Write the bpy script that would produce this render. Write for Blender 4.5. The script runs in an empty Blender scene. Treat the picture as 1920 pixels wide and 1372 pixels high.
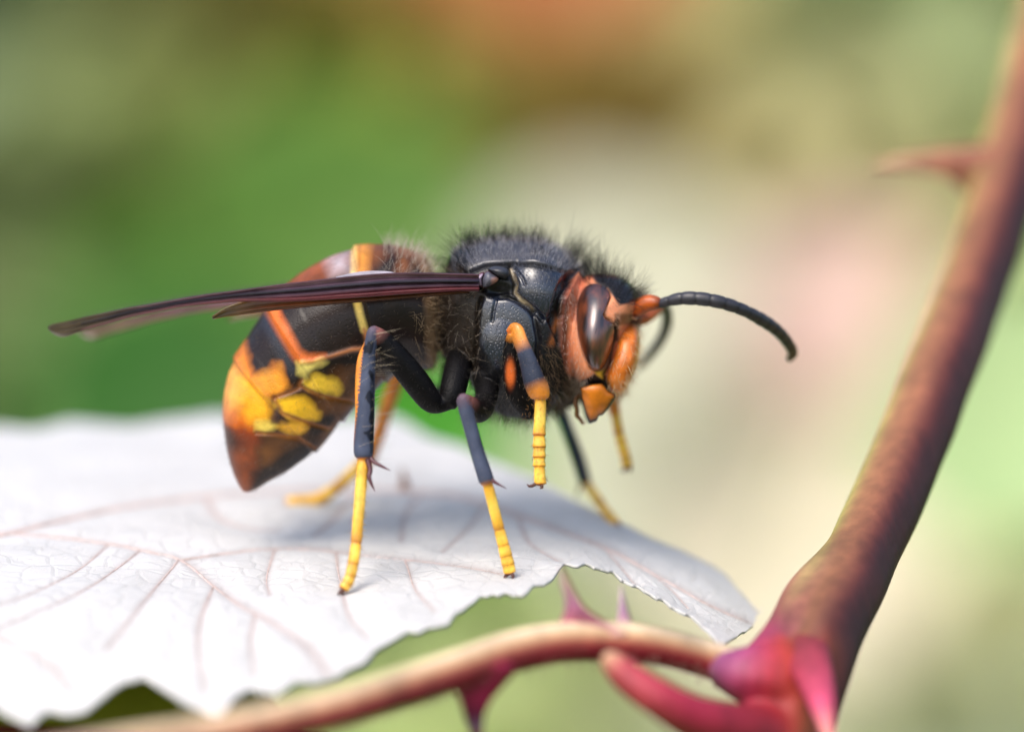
import bpy, bmesh, math, random
import numpy as np
from mathutils import Vector, Matrix
from mathutils.bvhtree import BVHTree
from mathutils.kdtree import KDTree

# One Blender unit is one centimetre (a hornet is about 2.5 cm long).
SC = bpy.context.scene
SC.unit_settings.system = 'METRIC'
SC.unit_settings.scale_length = 0.01
rng = np.random.default_rng(7)
random.seed(7)

# ------------------------------------------------------------------ camera, sky, sun, exposure
D = 25.0                    # camera to the hornet's mid plane
PPC = 320.0                 # photograph pixels per centimetre in that plane
cam = bpy.data.cameras.new("camera")
camo = bpy.data.objects.new("camera", cam)
SC.collection.objects.link(camo)
camo.location = (0, -D, 0)
camo.rotation_euler = (math.radians(90), 0, 0)
cam.sensor_width = 36.0
cam.lens = 150.0
cam.clip_start = 0.5
cam.clip_end = 30000
cam.dof.use_dof = True
cam.dof.focus_distance = D - 0.52
cam.dof.aperture_fstop = 0.118
SC.camera = camo

SUN_EL, SUN_AZ = 50.0, 212.0      # azimuth clockwise from +Y
w = bpy.data.worlds.new("World"); SC.world = w; w.use_nodes = True
nt = w.node_tree
bg = nt.nodes['Background']
sky = nt.nodes.new('ShaderNodeTexSky'); sky.sky_type = 'NISHITA'; sky.sun_disc = False
sky.sun_elevation = math.radians(SUN_EL); sky.sun_rotation = math.radians(SUN_AZ)
sky.dust_density = 3.0; sky.ozone_density = 1.0; sky.air_density = 1.0
nt.links.new(sky.outputs[0], bg.inputs[0]); bg.inputs[1].default_value = 0.15
sun = bpy.data.lights.new("sun", 'SUN'); suno = bpy.data.objects.new("sun", sun)
SC.collection.objects.link(suno)
sun.energy = 1.25; sun.angle = math.radians(34); sun.color = (1.0, 0.94, 0.86)
sd = Vector((math.sin(math.radians(SUN_AZ))*math.cos(math.radians(SUN_EL)),
             math.cos(math.radians(SUN_AZ))*math.cos(math.radians(SUN_EL)),
             math.sin(math.radians(SUN_EL))))
suno.rotation_euler = sd.to_track_quat('Z', 'Y').to_euler()
SC.view_settings.view_transform = 'Standard'
SC.view_settings.look = 'None'
SC.view_settings.exposure = 0.69
SC.view_settings.gamma = 1.0
SC.view_settings.use_curve_mapping = False
SC.cycles.use_denoising = True
SC.cycles.max_bounces = 8
SC.cycles.caustics_reflective = False
SC.cycles.caustics_refractive = False

# ------------------------------------------------------------------ helpers
def srgb(r, g, b):
    def f(c):
        c = c/255.0
        return c/12.92 if c <= 0.04045 else ((c+0.055)/1.055)**2.4
    return (f(r), f(g), f(b))

def P(px, py, y=0.0):
    """the point at depth y that the photograph shows at (px, py)"""
    k = (D+y)/D/PPC
    return np.array([(px-960.0)*k, y, (686.0-py)*k])

def link(o, parent=None):
    SC.collection.objects.link(o)
    if parent: o.parent = parent
    return o

def tag(o, label=None, cat=None, group=None, kind=None):
    if label: o['label'] = label
    if cat: o['category'] = cat
    if group: o['group'] = group
    if kind: o['kind'] = kind
    return o

def thing(name, loc, label, cat, group=None):
    o = bpy.data.objects.new(name, None)
    o.empty_display_size = 0.2
    o.location = tuple(loc)
    link(o); tag(o, label, cat, group)
    return o

def mesh(name, V, F, mat=None, parent=None, smooth=True, colors=None, props=None, uvl=None):
    me = bpy.data.meshes.new(name)
    V = np.asarray(V, dtype=float)
    me.from_pydata(V.tolist(), [], [list(map(int, f)) for f in F] if not isinstance(F, list) else F)
    me.update()
    if smooth: me.polygons.foreach_set('use_smooth', [True]*len(me.polygons))
    def addcol(n, c):
        a = me.color_attributes.new(n, 'FLOAT_COLOR', 'POINT')
        c = np.asarray(c, dtype=np.float32)
        c4 = np.ones((len(V), 4), dtype=np.float32); c4[:, :c.shape[1]] = c
        a.data.foreach_set('color', c4.ravel())
    if colors is not None: addcol('Col', colors)
    if props is not None: addcol('Prop', props)
    if mat: me.materials.append(mat)
    o = bpy.data.objects.new(name, me)
    link(o)
    if parent:
        o.parent = parent
        o.matrix_parent_inverse = Matrix.Translation(parent_loc(parent)).inverted()
    return o

def parent_loc(p):
    # all rotations are identity here: world position is the sum of locations
    v = Vector(p.location)
    if p.type == 'MESH': return Vector((0, 0, 0))
    return v

def catmull(pts, n):
    pts = np.asarray(pts, dtype=float)
    m = len(pts)
    ext = np.vstack([2*pts[0]-pts[1], pts, 2*pts[-1]-pts[-2]])
    out = []
    for i in range(m-1):
        p0, p1, p2, p3 = ext[i], ext[i+1], ext[i+2], ext[i+3]
        for t in np.linspace(0, 1, n, endpoint=False):
            out.append(0.5*((2*p1)+(-p0+p2)*t+(2*p0-5*p1+4*p2-p3)*t*t+(-p0+3*p1-3*p2+p3)*t**3))
    out.append(pts[-1])
    return np.array(out)

def lerp_rows(pts, n):
    pts = np.asarray(pts, dtype=float)
    out = []
    for i in range(len(pts)-1):
        for t in np.linspace(0, 1, n, endpoint=False):
            out.append(pts[i]*(1-t)+pts[i+1]*t)
    out.append(pts[-1])
    return np.array(out)

def tube(C, R, nseg=16, squash=None, up=(0, 1, 0), cap=True):
    """closed tube through the centres C with radii R; squash scales across the 'up' direction"""
    C = np.asarray(C, dtype=float); R = np.asarray(R, dtype=float)
    T = np.gradient(C, axis=0)
    T /= np.linalg.norm(T, axis=1)[:, None]+1e-12
    V = []; F = []
    u = np.array(up, dtype=float)
    a = np.linspace(0, 2*np.pi, nseg, endpoint=False)
    for i in range(len(C)):
        n1 = u-T[i]*np.dot(u, T[i]); L = np.linalg.norm(n1)
        if L < 1e-4:
            n1 = np.cross(T[i], (1, 0, 0)); L = np.linalg.norm(n1)
        n1 /= L; u = n1.copy()
        n2 = np.cross(T[i], n1)
        s = 1.0 if squash is None else squash
        V.append(C[i]+R[i]*(np.cos(a)[:, None]*n1*s+np.sin(a)[:, None]*n2))
    V = np.vstack(V)
    n = len(C)
    for i in range(n-1):
        for j in range(nseg):
            k = (j+1) % nseg
            F.append([i*nseg+j, i*nseg+k, (i+1)*nseg+k, (i+1)*nseg+j])
    if cap:
        V = np.vstack([V, C[0]-T[0]*R[0]*0.4, C[-1]+T[-1]*R[-1]*0.4])
        a0, a1 = len(V)-2, len(V)-1
        for j in range(nseg):
            k = (j+1) % nseg
            F.append([a0, k, j]); F.append([a1, (n-1)*nseg+j, (n-1)*nseg+k])
    return V, F

def noise3(p, seed=0):
    """cheap smooth noise in -1..1 from sines"""
    r = np.random.default_rng(100+seed)
    v = np.zeros(len(p))
    for k in range(9):
        d = r.normal(size=3); d /= np.linalg.norm(d)
        v += np.sin(p@(d*(0.7+1.1*r.random()))+r.random()*6.28+0.8*np.sin(p@(r.normal(size=3)*0.6)))
    return v/4.0

SOFT = [1.0]
def in_poly(px, py, poly, soft=3.0):
    soft = soft*SOFT[0]
    """soft mask, 1 inside the polygon"""
    poly = np.asarray(poly, dtype=float)
    n = len(poly)
    inside = np.zeros(len(px), dtype=bool); d2 = np.full(len(px), 1e18)
    for i in range(n):
        x0, y0 = poly[i]; x1, y1 = poly[(i+1) % n]
        c = ((y0 > py) != (y1 > py))
        with np.errstate(divide='ignore', invalid='ignore'):
            xi = (x1-x0)*(py-y0)/((y1-y0) if y1 != y0 else 1e-9)+x0
        inside ^= (c & (px < xi))
        ex, ey = x1-x0, y1-y0
        t = np.clip(((px-x0)*ex+(py-y0)*ey)/(ex*ex+ey*ey+1e-9), 0, 1)
        d2 = np.minimum(d2, (px-x0-t*ex)**2+(py-y0-t*ey)**2)
    d = np.sqrt(d2)*np.where(inside, 1, -1)
    return np.clip(0.5+d/(2*soft), 0, 1)

def line_dist(px, py, line):
    line = np.asarray(line, dtype=float)
    d2 = np.full(len(px), 1e18)
    for i in range(len(line)-1):
        x0, y0 = line[i]; x1, y1 = line[i+1]
        ex, ey = x1-x0, y1-y0
        t = np.clip(((px-x0)*ex+(py-y0)*ey)/(ex*ex+ey*ey+1e-9), 0, 1)
        d2 = np.minimum(d2, (px-x0-t*ex)**2+(py-y0-t*ey)**2)
    return np.sqrt(d2)

# ------------------------------------------------------------------ materials
def new_mat(name):
    m = bpy.data.materials.new(name); m.use_nodes = True
    n = m.node_tree.nodes; l = m.node_tree.links
    return m, n, l, n['Principled BSDF']

def mat_attr(name, rough=0.4, noise_scale=12, noise_amt=0.25, bump_scale=60, bump=0.1, pits=False,
             spec=0.5, coat=0.0, sss=0.0, transl=0.0, use_prop=False, bump_dist=0.01, sheen=0.0, rough_noise=0.15):
    m, n, l, b = new_mat(name)
    a = n.new('ShaderNodeAttribute'); a.attribute_name = 'Col'
    tc = n.new('ShaderNodeTexCoord')
    nz = n.new('ShaderNodeTexNoise'); nz.inputs['Scale'].default_value = noise_scale; nz.inputs['Detail'].default_value = 5
    l.new(tc.outputs['Object'], nz.inputs['Vector'])
    mr = n.new('ShaderNodeMapRange'); mr.inputs['From Min'].default_value = 0.3; mr.inputs['From Max'].default_value = 0.7
    mr.inputs['To Min'].default_value = 1-noise_amt; mr.inputs['To Max'].default_value = 1+noise_amt
    l.new(nz.outputs['Fac'], mr.inputs['Value'])
    mx = n.new('ShaderNodeVectorMath'); mx.operation = 'SCALE'
    l.new(a.outputs['Color'], mx.inputs[0]); l.new(mr.outputs[0], mx.inputs['Scale'])
    l.new(mx.outputs[0], b.inputs['Base Color'])
    b.inputs['Roughness'].default_value = rough
    b.inputs['Specular IOR Level'].default_value = spec
    b.inputs['Coat Weight'].default_value = coat
    b.inputs['Coat Roughness'].default_value = 0.15
    if sss > 0:
        b.inputs['Subsurface Weight'].default_value = sss
        b.inputs['Subsurface Radius'].default_value = (0.05, 0.025, 0.01)
        b.inputs['Subsurface Scale'].default_value = 0.5
    if sheen > 0:
        b.inputs['Sheen Weight'].default_value = sheen
    bp = n.new('ShaderNodeBump'); bp.inputs['Distance'].default_value = bump_dist
    if pits:
        vo = n.new('ShaderNodeTexVoronoi'); vo.inputs['Scale'].default_value = bump_scale
        l.new(tc.outputs['Object'], vo.inputs['Vector'])
        pr = n.new('ShaderNodeMapRange'); pr.inputs['From Max'].default_value = 0.45
        l.new(vo.outputs['Distance'], pr.inputs['Value'])
        l.new(pr.outputs[0], bp.inputs['Height'])
    else:
        n2 = n.new('ShaderNodeTexNoise'); n2.inputs['Scale'].default_value = bump_scale; n2.inputs['Detail'].default_value = 6
        l.new(tc.outputs['Object'], n2.inputs['Vector'])
        l.new(n2.outputs['Fac'], bp.inputs['Height'])
    bp.inputs['Strength'].default_value = bump
    if use_prop:
        p = n.new('ShaderNodeAttribute'); p.attribute_name = 'Prop'
        sp = n.new('ShaderNodeSeparateColor'); l.new(p.outputs['Color'], sp.inputs[0])
        l.new(sp.outputs[0], b.inputs['Roughness'])
        l.new(sp.outputs[1], bp.inputs['Strength'])
        l.new(sp.outputs[2], b.inputs['Coat Weight'])
        ma = n.new('ShaderNodeMath'); ma.operation = 'MULTIPLY_ADD'; ma.inputs[1].default_value = 0.8; ma.inputs[2].default_value = 0.14
        l.new(sp.outputs[2], ma.inputs[0]); l.new(ma.outputs[0], b.inputs['Specular IOR Level'])
    l.new(bp.outputs[0], b.inputs['Normal'])
    if transl > 0:
        out = n['Material Output']
        tr = n.new('ShaderNodeBsdfTranslucent'); l.new(mx.outputs[0], tr.inputs['Color'])
        ms = n.new('ShaderNodeMixShader'); ms.inputs[0].default_value = transl
        l.new(b.outputs[0], ms.inputs[1]); l.new(tr.outputs[0], ms.inputs[2]); l.new(ms.outputs[0], out.inputs['Surface'])
    return m

M_BODY = None
M_BODY = mat_attr('cuticle', use_prop=True, pits=True, bump_scale=62, noise_scale=9, noise_amt=0.22, bump_dist=0.006, spec=0.5)
M_BODY.node_tree.nodes['Principled BSDF'].inputs['Coat IOR'].default_value = 1.75
M_BODY.node_tree.nodes['Principled BSDF'].inputs['Coat Roughness'].default_value = 0.2
M_BODY.node_tree.nodes['Principled BSDF'].inputs['Specular IOR Level'].default_value = 0.8
M_ORANGE = mat_attr('orange_cuticle', rough=0.38, noise_scale=14, noise_amt=0.25, bump_scale=90, bump=0.35, bump_dist=0.004, coat=0.15, sss=0.15)
M_LIMB = mat_attr('small_cuticle', rough=0.42, noise_scale=20, noise_amt=0.2, bump_scale=150, bump=0.3, bump_dist=0.003, coat=0.1)
M_HAIR = mat_attr('hair', rough=0.5, noise_amt=0.1, bump=0.0, spec=0.2)
M_WING = mat_attr('wing_membrane', rough=0.24, noise_scale=6, noise_amt=0.35, bump_scale=30, bump=0.35, bump_dist=0.006, coat=0.5, transl=0.25)
M_LEAF = mat_attr('felted_leaf', rough=0.85, noise_scale=3.5, noise_amt=0.035, bump_scale=75, bump=0.35, bump_dist=0.008, spec=0.2, transl=0.12, sheen=0.3)
def felt_network(m):
    n = m.node_tree.nodes; l = m.node_tree.links
    tc = next(q for q in n if q.type == 'TEX_COORD'); bp = next(q for q in n if q.type == 'BUMP')
    nz = n.new('ShaderNodeTexNoise'); nz.inputs['Scale'].default_value = 4; nz.inputs['Detail'].default_value = 3
    l.new(tc.outputs['Object'], nz.inputs['Vector'])
    ad = n.new('ShaderNodeVectorMath'); ad.operation = 'MULTIPLY_ADD'; ad.inputs[1].default_value = (0.12, 0.12, 0.12)
    l.new(nz.outputs['Color'], ad.inputs[0]); l.new(tc.outputs['Object'], ad.inputs[2])
    vo = n.new('ShaderNodeTexVoronoi'); vo.feature = 'DISTANCE_TO_EDGE'; vo.inputs['Scale'].default_value = 6.0
    l.new(ad.outputs[0], vo.inputs['Vector'])
    mr = n.new('ShaderNodeMapRange'); mr.inputs['From Max'].default_value = 0.14; l.new(vo.outputs['Distance'], mr.inputs['Value'])
    b2 = n.new('ShaderNodeBump'); b2.inputs['Distance'].default_value = 0.02; b2.inputs['Strength'].default_value = 0.35
    l.new(mr.outputs[0], b2.inputs['Height']); l.new(bp.outputs[0], b2.inputs['Normal'])
    b = n['Principled BSDF']; l.new(b2.outputs[0], b.inputs['Normal'])
    src = b.inputs['Base Color'].links[0].from_socket
    m2 = n.new('ShaderNodeMapRange'); m2.inputs['From Max'].default_value = 0.05; m2.inputs['To Min'].default_value = 0.93; l.new(vo.outputs['Distance'], m2.inputs['Value'])
    n3 = n.new('ShaderNodeTexNoise'); n3.inputs['Scale'].default_value = 1.6; n3.inputs['Detail'].default_value = 9; n3.inputs['Roughness'].default_value = 0.7
    l.new(tc.outputs['Object'], n3.inputs['Vector'])
    m3 = n.new('ShaderNodeMapRange'); m3.inputs['From Min'].default_value = 0.35; m3.inputs['From Max'].default_value = 0.6; m3.inputs['To Min'].default_value = 0.90
    l.new(n3.outputs['Fac'], m3.inputs['Value'])
    mm = n.new('ShaderNodeMath'); mm.operation = 'MULTIPLY'; l.new(m2.outputs[0], mm.inputs[0]); l.new(m3.outputs[0], mm.inputs[1])
    sc = n.new('ShaderNodeVectorMath'); sc.operation = 'SCALE'; l.new(src, sc.inputs[0]); l.new(mm.outputs[0], sc.inputs['Scale'])
    l.new(sc.outputs[0], b.inputs['Base Color'])
felt_network(M_LEAF)
M_VEIN = mat_attr('leaf_vein', rough=0.75, noise_scale=25, noise_amt=0.2, bump_scale=80, bump=0.5, bump_dist=0.006, spec=0.2)
M_STEM = mat_attr('cane_bark', rough=0.58, noise_scale=2.5, noise_amt=0.25, bump_scale=12, bump=0.3, bump_dist=0.02, coat=0.0)
M_FOL = mat_attr('foliage', rough=0.55, noise_scale=0.8, noise_amt=0.15, bump_scale=4, bump=0.2, bump_dist=0.1, transl=0.3, spec=0.3)

def bark_relief(m):
    n = m.node_tree.nodes; l = m.node_tree.links
    tc = next(q for q in n if q.type == 'TEX_COORD'); bp = next(q for q in n if q.type == 'BUMP')
    mp = n.new('ShaderNodeMapping'); mp.inputs['Rotation'].default_value = (0, math.radians(-20), 0); mp.inputs['Scale'].default_value = (9, 9, 1.2)
    l.new(tc.outputs['Object'], mp.inputs[0])
    nz = n.new('ShaderNodeTexNoise'); nz.inputs['Scale'].default_value = 1.5; nz.inputs['Detail'].default_value = 8; l.new(mp.outputs[0], nz.inputs['Vector'])
    b2 = n.new('ShaderNodeBump'); b2.inputs['Distance'].default_value = 0.02; b2.inputs['Strength'].default_value = 0.3
    l.new(nz.outputs['Fac'], b2.inputs['Height']); l.new(bp.outputs[0], b2.inputs['Normal'])
    b = n['Principled BSDF']; l.new(b2.outputs[0], b.inputs['Normal'])
    src = b.inputs['Base Color'].links[0].from_socket
    mr = n.new('ShaderNodeMapRange'); mr.inputs['From Min'].default_value = 0.35; mr.inputs['From Max'].default_value = 0.65; mr.inputs['To Min'].default_value = 0.82; mr.inputs['To Max'].default_value = 1.1
    l.new(nz.outputs['Fac'], mr.inputs['Value'])
    sc = n.new('ShaderNodeVectorMath'); sc.operation = 'SCALE'; l.new(src, sc.inputs[0]); l.new(mr.outputs[0], sc.inputs['Scale']); l.new(sc.outputs[0], b.inputs['Base Color'])
bark_relief(M_STEM)

def mat_eye():
    m, n, l, b = new_mat('compound_eye')
    tc = n.new('ShaderNodeTexCoord')
    nz = n.new('ShaderNodeTexNoise'); nz.inputs['Scale'].default_value = 7.5; nz.inputs['Detail'].default_value = 3
    mp = n.new('ShaderNodeMapping'); mp.inputs['Scale'].default_value = (2.6, 1.5, 0.8)
    l.new(tc.outputs['Object'], mp.inputs[0]); l.new(mp.outputs[0], nz.inputs['Vector'])
    cr = n.new('ShaderNodeValToRGB')
    cr.color_ramp.elements[0].position = 0.36; cr.color_ramp.elements[0].color = (0.020, 0.007, 0.004, 1)
    cr.color_ramp.elements[1].position = 0.66; cr.color_ramp.elements[1].color = (0.15, 0.036, 0.009, 1)
    e = cr.color_ramp.elements.new(0.5); e.color = (0.075, 0.020, 0.006, 1)
    l.new(nz.outputs['Fac'], cr.inputs[0]); l.new(cr.outputs[0], b.inputs['Base Color'])
    vo = n.new('ShaderNodeTexVoronoi'); vo.inputs['Scale'].default_value = 140
    l.new(tc.outputs['Object'], vo.inputs['Vector'])
    bp = n.new('ShaderNodeBump'); bp.inputs['Strength'].default_value = 0.12; bp.inputs['Distance'].default_value = 0.002
    l.new(vo.outputs['Distance'], bp.inputs['Height']); l.new(bp.outputs[0], b.inputs['Normal'])
    b.inputs['Roughness'].default_value = 0.3
    b.inputs['Specular IOR Level'].default_value = 0.5
    b.inputs['Coat Weight'].default_value = 0.9; b.inputs['Coat Roughness'].default_value = 0.27
    b.inputs['IOR'].default_value = 1.5
    b.inputs['Coat IOR'].default_value = 1.85
    b.inputs['Coat Tint'].default_value = (0.93, 0.90, 1, 1)
    return m
M_EYE = mat_eye()

# ================================================================== THE SETTING
def mat_ground():
    m, n, l, b = new_mat('meadow_soil')
    tc = n.new('ShaderNodeTexCoord')
    nz = n.new('ShaderNodeTexNoise'); nz.inputs['Scale'].default_value = 0.05; nz.inputs['Detail'].default_value = 8
    l.new(tc.outputs['Object'], nz.inputs['Vector'])
    cr = n.new('ShaderNodeValToRGB')
    cr.color_ramp.elements[0].position = 0.35; cr.color_ramp.elements[0].color = (0.05, 0.08, 0.02, 1)
    cr.color_ramp.elements[1].position = 0.65; cr.color_ramp.elements[1].color = (0.16, 0.17, 0.06, 1)
    l.new(nz.outputs['Fac'], cr.inputs[0]); l.new(cr.outputs[0], b.inputs['Base Color'])
    b.inputs['Roughness'].default_value = 0.95
    return m

def build_ground():
    xs = np.concatenate([-np.geomspace(20000, 60, 18), np.linspace(-50, 50, 21), np.geomspace(60, 20000, 18)])
    ys = np.concatenate([-np.geomspace(20000, 60, 18), np.linspace(-50, 70, 21), np.linspace(75, 160, 26), np.geomspace(180, 25000, 20)])
    X, Y = np.meshgrid(xs, ys)
    t = np.clip((Y-70)/60, 0, 1); t = t*t*(3-2*t)
    Z = -38+t*78+1.5*np.sin(X*0.11)*np.cos(Y*0.13)
    V = np.stack([X, Y, Z], -1).reshape(-1, 3)
    nx, ny = len(xs), len(ys)
    F = [[j*nx+i, j*nx+i+1, (j+1)*nx+i+1, (j+1)*nx+i] for j in range(ny-1) for i in range(nx-1)]
    o = mesh('ground', V, F, mat_ground())
    tag(o, 'green brown meadow ground rising to a bank behind the bramble', None, None, 'structure')
build_ground()

# colours of the plants that grow at each place of the hedge: (px, py) -> seen colour; the leaves there have that pigment
HEDGE = [
 (-300,50,(85,100,80)),(0,50,(106,124,96)),(200,60,(120,124,80)),(400,50,(125,116,62)),(600,60,(136,120,62)),(760,40,(126,108,58)),(950,-10,(180,105,62)),(1150,-10,(190,110,70)),
 (950,110,(112,118,62)),(1150,110,(118,130,80)),(1320,60,(140,148,108)),(1500,60,(126,148,106)),(1700,60,(165,172,130)),(1850,60,(150,168,125)),(2200,50,(150,165,110)),
 (0,250,(118,126,90)),(200,250,(124,132,82)),(400,250,(110,128,60)),(600,250,(118,126,46)),(800,240,(104,132,48)),(980,240,(90,118,58)),(1140,240,(128,112,48)),(1280,240,(172,152,88)),(1450,230,(182,178,124)),(1620,220,(176,178,134)),(1800,220,(170,175,130)),
 (0,420,(116,124,78)),(200,420,(100,136,60)),(400,420,(90,144,46)),(600,400,(96,152,42)),(800,400,(98,146,50)),(950,400,(140,160,110)),(1100,400,(206,202,182)),(1260,380,(200,194,160)),(1400,380,(184,170,112)),(1550,420,(188,168,138)),(1700,420,(200,190,150)),
 (0,600,(118,128,92)),(200,600,(104,126,72)),(350,600,(94,140,48)),(700,600,(90,146,40)),(1000,600,(200,205,180)),(1300,600,(224,224,194)),(1440,560,(214,196,160)),(1550,560,(222,176,166)),(1660,560,(218,196,176)),(1880,600,(186,206,140)),(2200,600,(170,200,120)),
 (0,760,(84,110,60)),(300,760,(58,118,36)),(600,760,(70,130,36)),(780,760,(78,142,34)),(950,800,(140,180,80)),(1250,760,(224,228,204)),(1420,740,(230,214,184)),(1550,740,(232,206,184)),(1870,780,(190,210,156)),(2100,780,(180,220,140)),
 (800,950,(150,180,100)),(1000,950,(190,205,150)),(1250,920,(224,230,206)),(1400,900,(236,220,196)),(1520,920,(240,214,190)),(1750,900,(232,210,158)),(1920,900,(222,212,160)),
 (1000,1100,(190,204,140)),(1300,1060,(228,224,200)),(1430,1060,(234,214,190)),(1750,1050,(224,216,170)),(1920,1080,(212,212,172)),
 (0,1330,(110,120,60)),(300,1350,(140,160,90)),(700,1330,(195,205,150)),(1000,1250,(200,212,150)),(1250,1300,(212,218,182)),(1650,1180,(214,214,178)),(1850,1180,(200,204,166)),(1650,1340,(208,212,186)),(1850,1340,(200,208,186)),(2200,1300,(190,195,150)),
]
HP = np.array([[h[0], h[1]] for h in HEDGE], float)
HC = np.array([srgb(*h[2]) for h in HEDGE])
def pigment_gain(c):
    lum = np.asarray(c)@np.array([0.2, 0.7, 0.1])
    return np.clip(0.95+0.3*lum, 0.95, 1.15)
def hedge_colour(px, py, width=125.0):
    d2 = (HP[None, :, 0]-px[:, None])**2+(HP[None, :, 1]-py[:, None])**2
    wt = np.exp(-(d2-d2.min(1)[:, None])/(2*width**2))
    wt /= wt.sum(1)[:, None]
    return wt@HC

LEAFSHAPE = [(0, 0.02), (0.12, 0.24), (0.3, 0.42), (0.5, 0.44), (0.7, 0.33), (0.87, 0.15), (1.0, 0.01)]
def simple_leaf(n_side=2):
    V = []; F = []
    for t, wd in LEAFSHAPE:
        for s in (-1, 0, 1):
            V.append([s*wd, -0.10*abs(s)*wd*2+0.0, t-0.5])
    for i in range(len(LEAFSHAPE)-1):
        for j in range(2):
            a = i*3+j
            F.append([a, a+1, a+4, a+3])
    return np.array(V), F

def scatter_hedge(name, label, n, x0, x1, y0, y1, z0, z1, smin, smax, seed, keep=None):
    r = np.random.default_rng(seed)
    LV, LF = simple_leaf()
    VV = []; FF = []; CC = []
    x = r.uniform(x0, x1, n); y = r.uniform(y0, y1, n); z = r.uniform(z0, z1, n)
    px = 960+PPC*x*D/(D+y); py = 686-PPC*z*D/(D+y)
    col = hedge_colour(px+r.normal(0, 25, n), py+r.normal(0, 25, n))
    for i in range(n):
        s = r.uniform(smin, smax)
        ax, ay, az = r.normal(-0.75, 0.35), r.uniform(-3.1, 3.1), r.normal(0, 0.5)
        # leaf lies in xz, faces the open side (-y) and tips up towards the light
        R = np.array(Matrix.Rotation(az, 3, 'Z') @ Matrix.Rotation(ax, 3, 'X') @ Matrix.Rotation(ay, 3, 'Y'))
        v = (LV*s)@R.T+np.array([x[i], y[i], z[i]])
        b = len(VV)*len(LV)
        VV.append(v); FF += [[b+k for k in f] for f in LF]
        c = np.clip(col[i]*float(np.clip(2.4-1.9*(col[i]@np.array([0.2, 0.7, 0.1])), 1.3, 2.25))*r.uniform(0.86, 1.14), 0.005, 0.9)
        CC.append(np.tile(c, (len(LV), 1)))
    o = mesh(name, np.vstack(VV), FF, M_FOL, None, True, np.vstack(CC))
    tag(o, label, None, None, 'stuff')
    return o
scatter_hedge('hedge_foliage', 'out of focus green and pale hedge leaves far behind the hornet', 15000, -40, 40, 60, 72, -32, 32, 1.3, 2.5, 3)

def far_leaf(px, py, y, length, rot, col, label, tiltx=-0.35, wscale=1.0):
    c = P(px, py, y)
    t = thing('leaf', c, label, 'leaf', 'blurred leaves of the hedge behind')
    n, m = 22, 9
    V = []; F = []; C = []
    for i in range(n+1):
        u = i/n
        wd = length*0.40*wscale*(math.sin(math.pi*u**0.8)**0.8+0.01)*(1+0.05*((i*3) % 2))
        for j in range(m):
            s = (j/(m-1))*2-1
            V.append([s*wd, -0.18*abs(s)*wd+0.06*length*math.sin(3*u), (u-0.5)*length])
    for i in range(n):
        for j in range(m-1):
            a = i*m+j; F.append([a, a+1, a+m+1, a+m])
    R = np.array(Matrix.Rotation(tiltx, 3, 'X') @ Matrix.Rotation(rot, 3, 'Y'))
    V = np.array(V)@R.T+c
    lc = np.array(srgb(*col)); lc = np.clip(lc*pigment_gain(lc), 0, 0.88)
    mesh('blade', V, F, M_FOL, t, True, np.tile(lc, (len(V), 1)))
    cen = np.array([[0, -0.03*length+0.06*length*math.sin(3*u), (u-0.5)*length] for u in np.linspace(-0.15, 0.97, 12)])@R.T+c
    tv, tf = tube(cen, np.linspace(0.03, 0.008, 12)*length, 6)
    mesh('vein', tv, tf, M_FOL, t, True, np.tile(np.clip(lc*1.15, 0, 0.9), (len(tv), 1)))
far_leaf(1160, 520, 46, 5.0, 1.35, (204, 202, 180), 'pale whitish leaf, large and blurred, directly behind the thorax hair')
far_leaf(1070, -190, 46, 5.4, 1.5, (186, 104, 62), 'blurred rusty orange leaf above the hornet')
far_leaf(1545, 560, 48, 4.0, 0.7, (232, 194, 184), 'blurred pink leaf between the antenna tip and the thorny cane')
far_leaf(1880, 760, 42, 5.0, 0.2, (178, 202, 146), 'blurred light green leaf right behind the thorny cane')
far_leaf(640, 400, 50, 6.0, 1.1, (92, 134, 50), 'blurred fresh green leaf behind the abdomen and wing')
far_leaf(330, 720, 46, 5.0, 1.4, (56, 112, 34), 'blurred deep green leaf low behind the wing tip')
far_leaf(1500, 950, 47, 6.5, 0.4, (244, 214, 192), 'blurred peach coloured leaf below the antenna tip')
far_leaf(1250, 830, 50, 6.0, 0.0, (226, 232, 208), 'blurred cream leaf behind the hornet face and front leg')
far_leaf(1135, 215, 50, 4.5, 0.9, (126, 104, 38), 'blurred brown olive leaf high above the head')
far_leaf(800, 790, 40, 3.6, 1.1, (66, 148, 24), 'blurred vivid green leaf seen between the hind legs')
far_leaf(1770, 950, 52, 4.5, 1.0, (236, 208, 150), 'blurred sandy yellow leaf right of the thorny cane')

# ================================================================== THE BRAMBLE LEAF
def leaf_z(x, y):
    xp = np.maximum(x, 0)
    a = -1.06-0.21*xp**2
    z = a+0.21*y
    d = np.minimum(y+1.0, 0)
    z = z-0.2*d*d
    e = np.maximum(y-2.2, 0)
    z = z-0.012*e*e
    z = z+0.03*np.sin(1.9*x+0.6)*np.clip((1.2-x), 0, 1)*np.cos(0.8*y+0.4)
    return z
def on_leaf(px, py):
    px = np.asarray(px, float); py = np.asarray(py, float)
    lo = np.full(px.shape, -4.5); hi = np.full(px.shape, 9.0)
    for _ in range(40):
        y = 0.5*(lo+hi)
        k = (D+y)/D/PPC
        x = (px-960)*k
        pz = 686-leaf_z(x, y)/k
        far = pz < py           # surface point is above the wanted row: too far away
        hi = np.where(far, y, hi); lo = np.where(far, lo, y)
    y = 0.5*(lo+hi); k = (D+y)/D/PPC
    x = (px-960)*k
    return np.stack([x, y, leaf_z(x, y)], -1)

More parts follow.
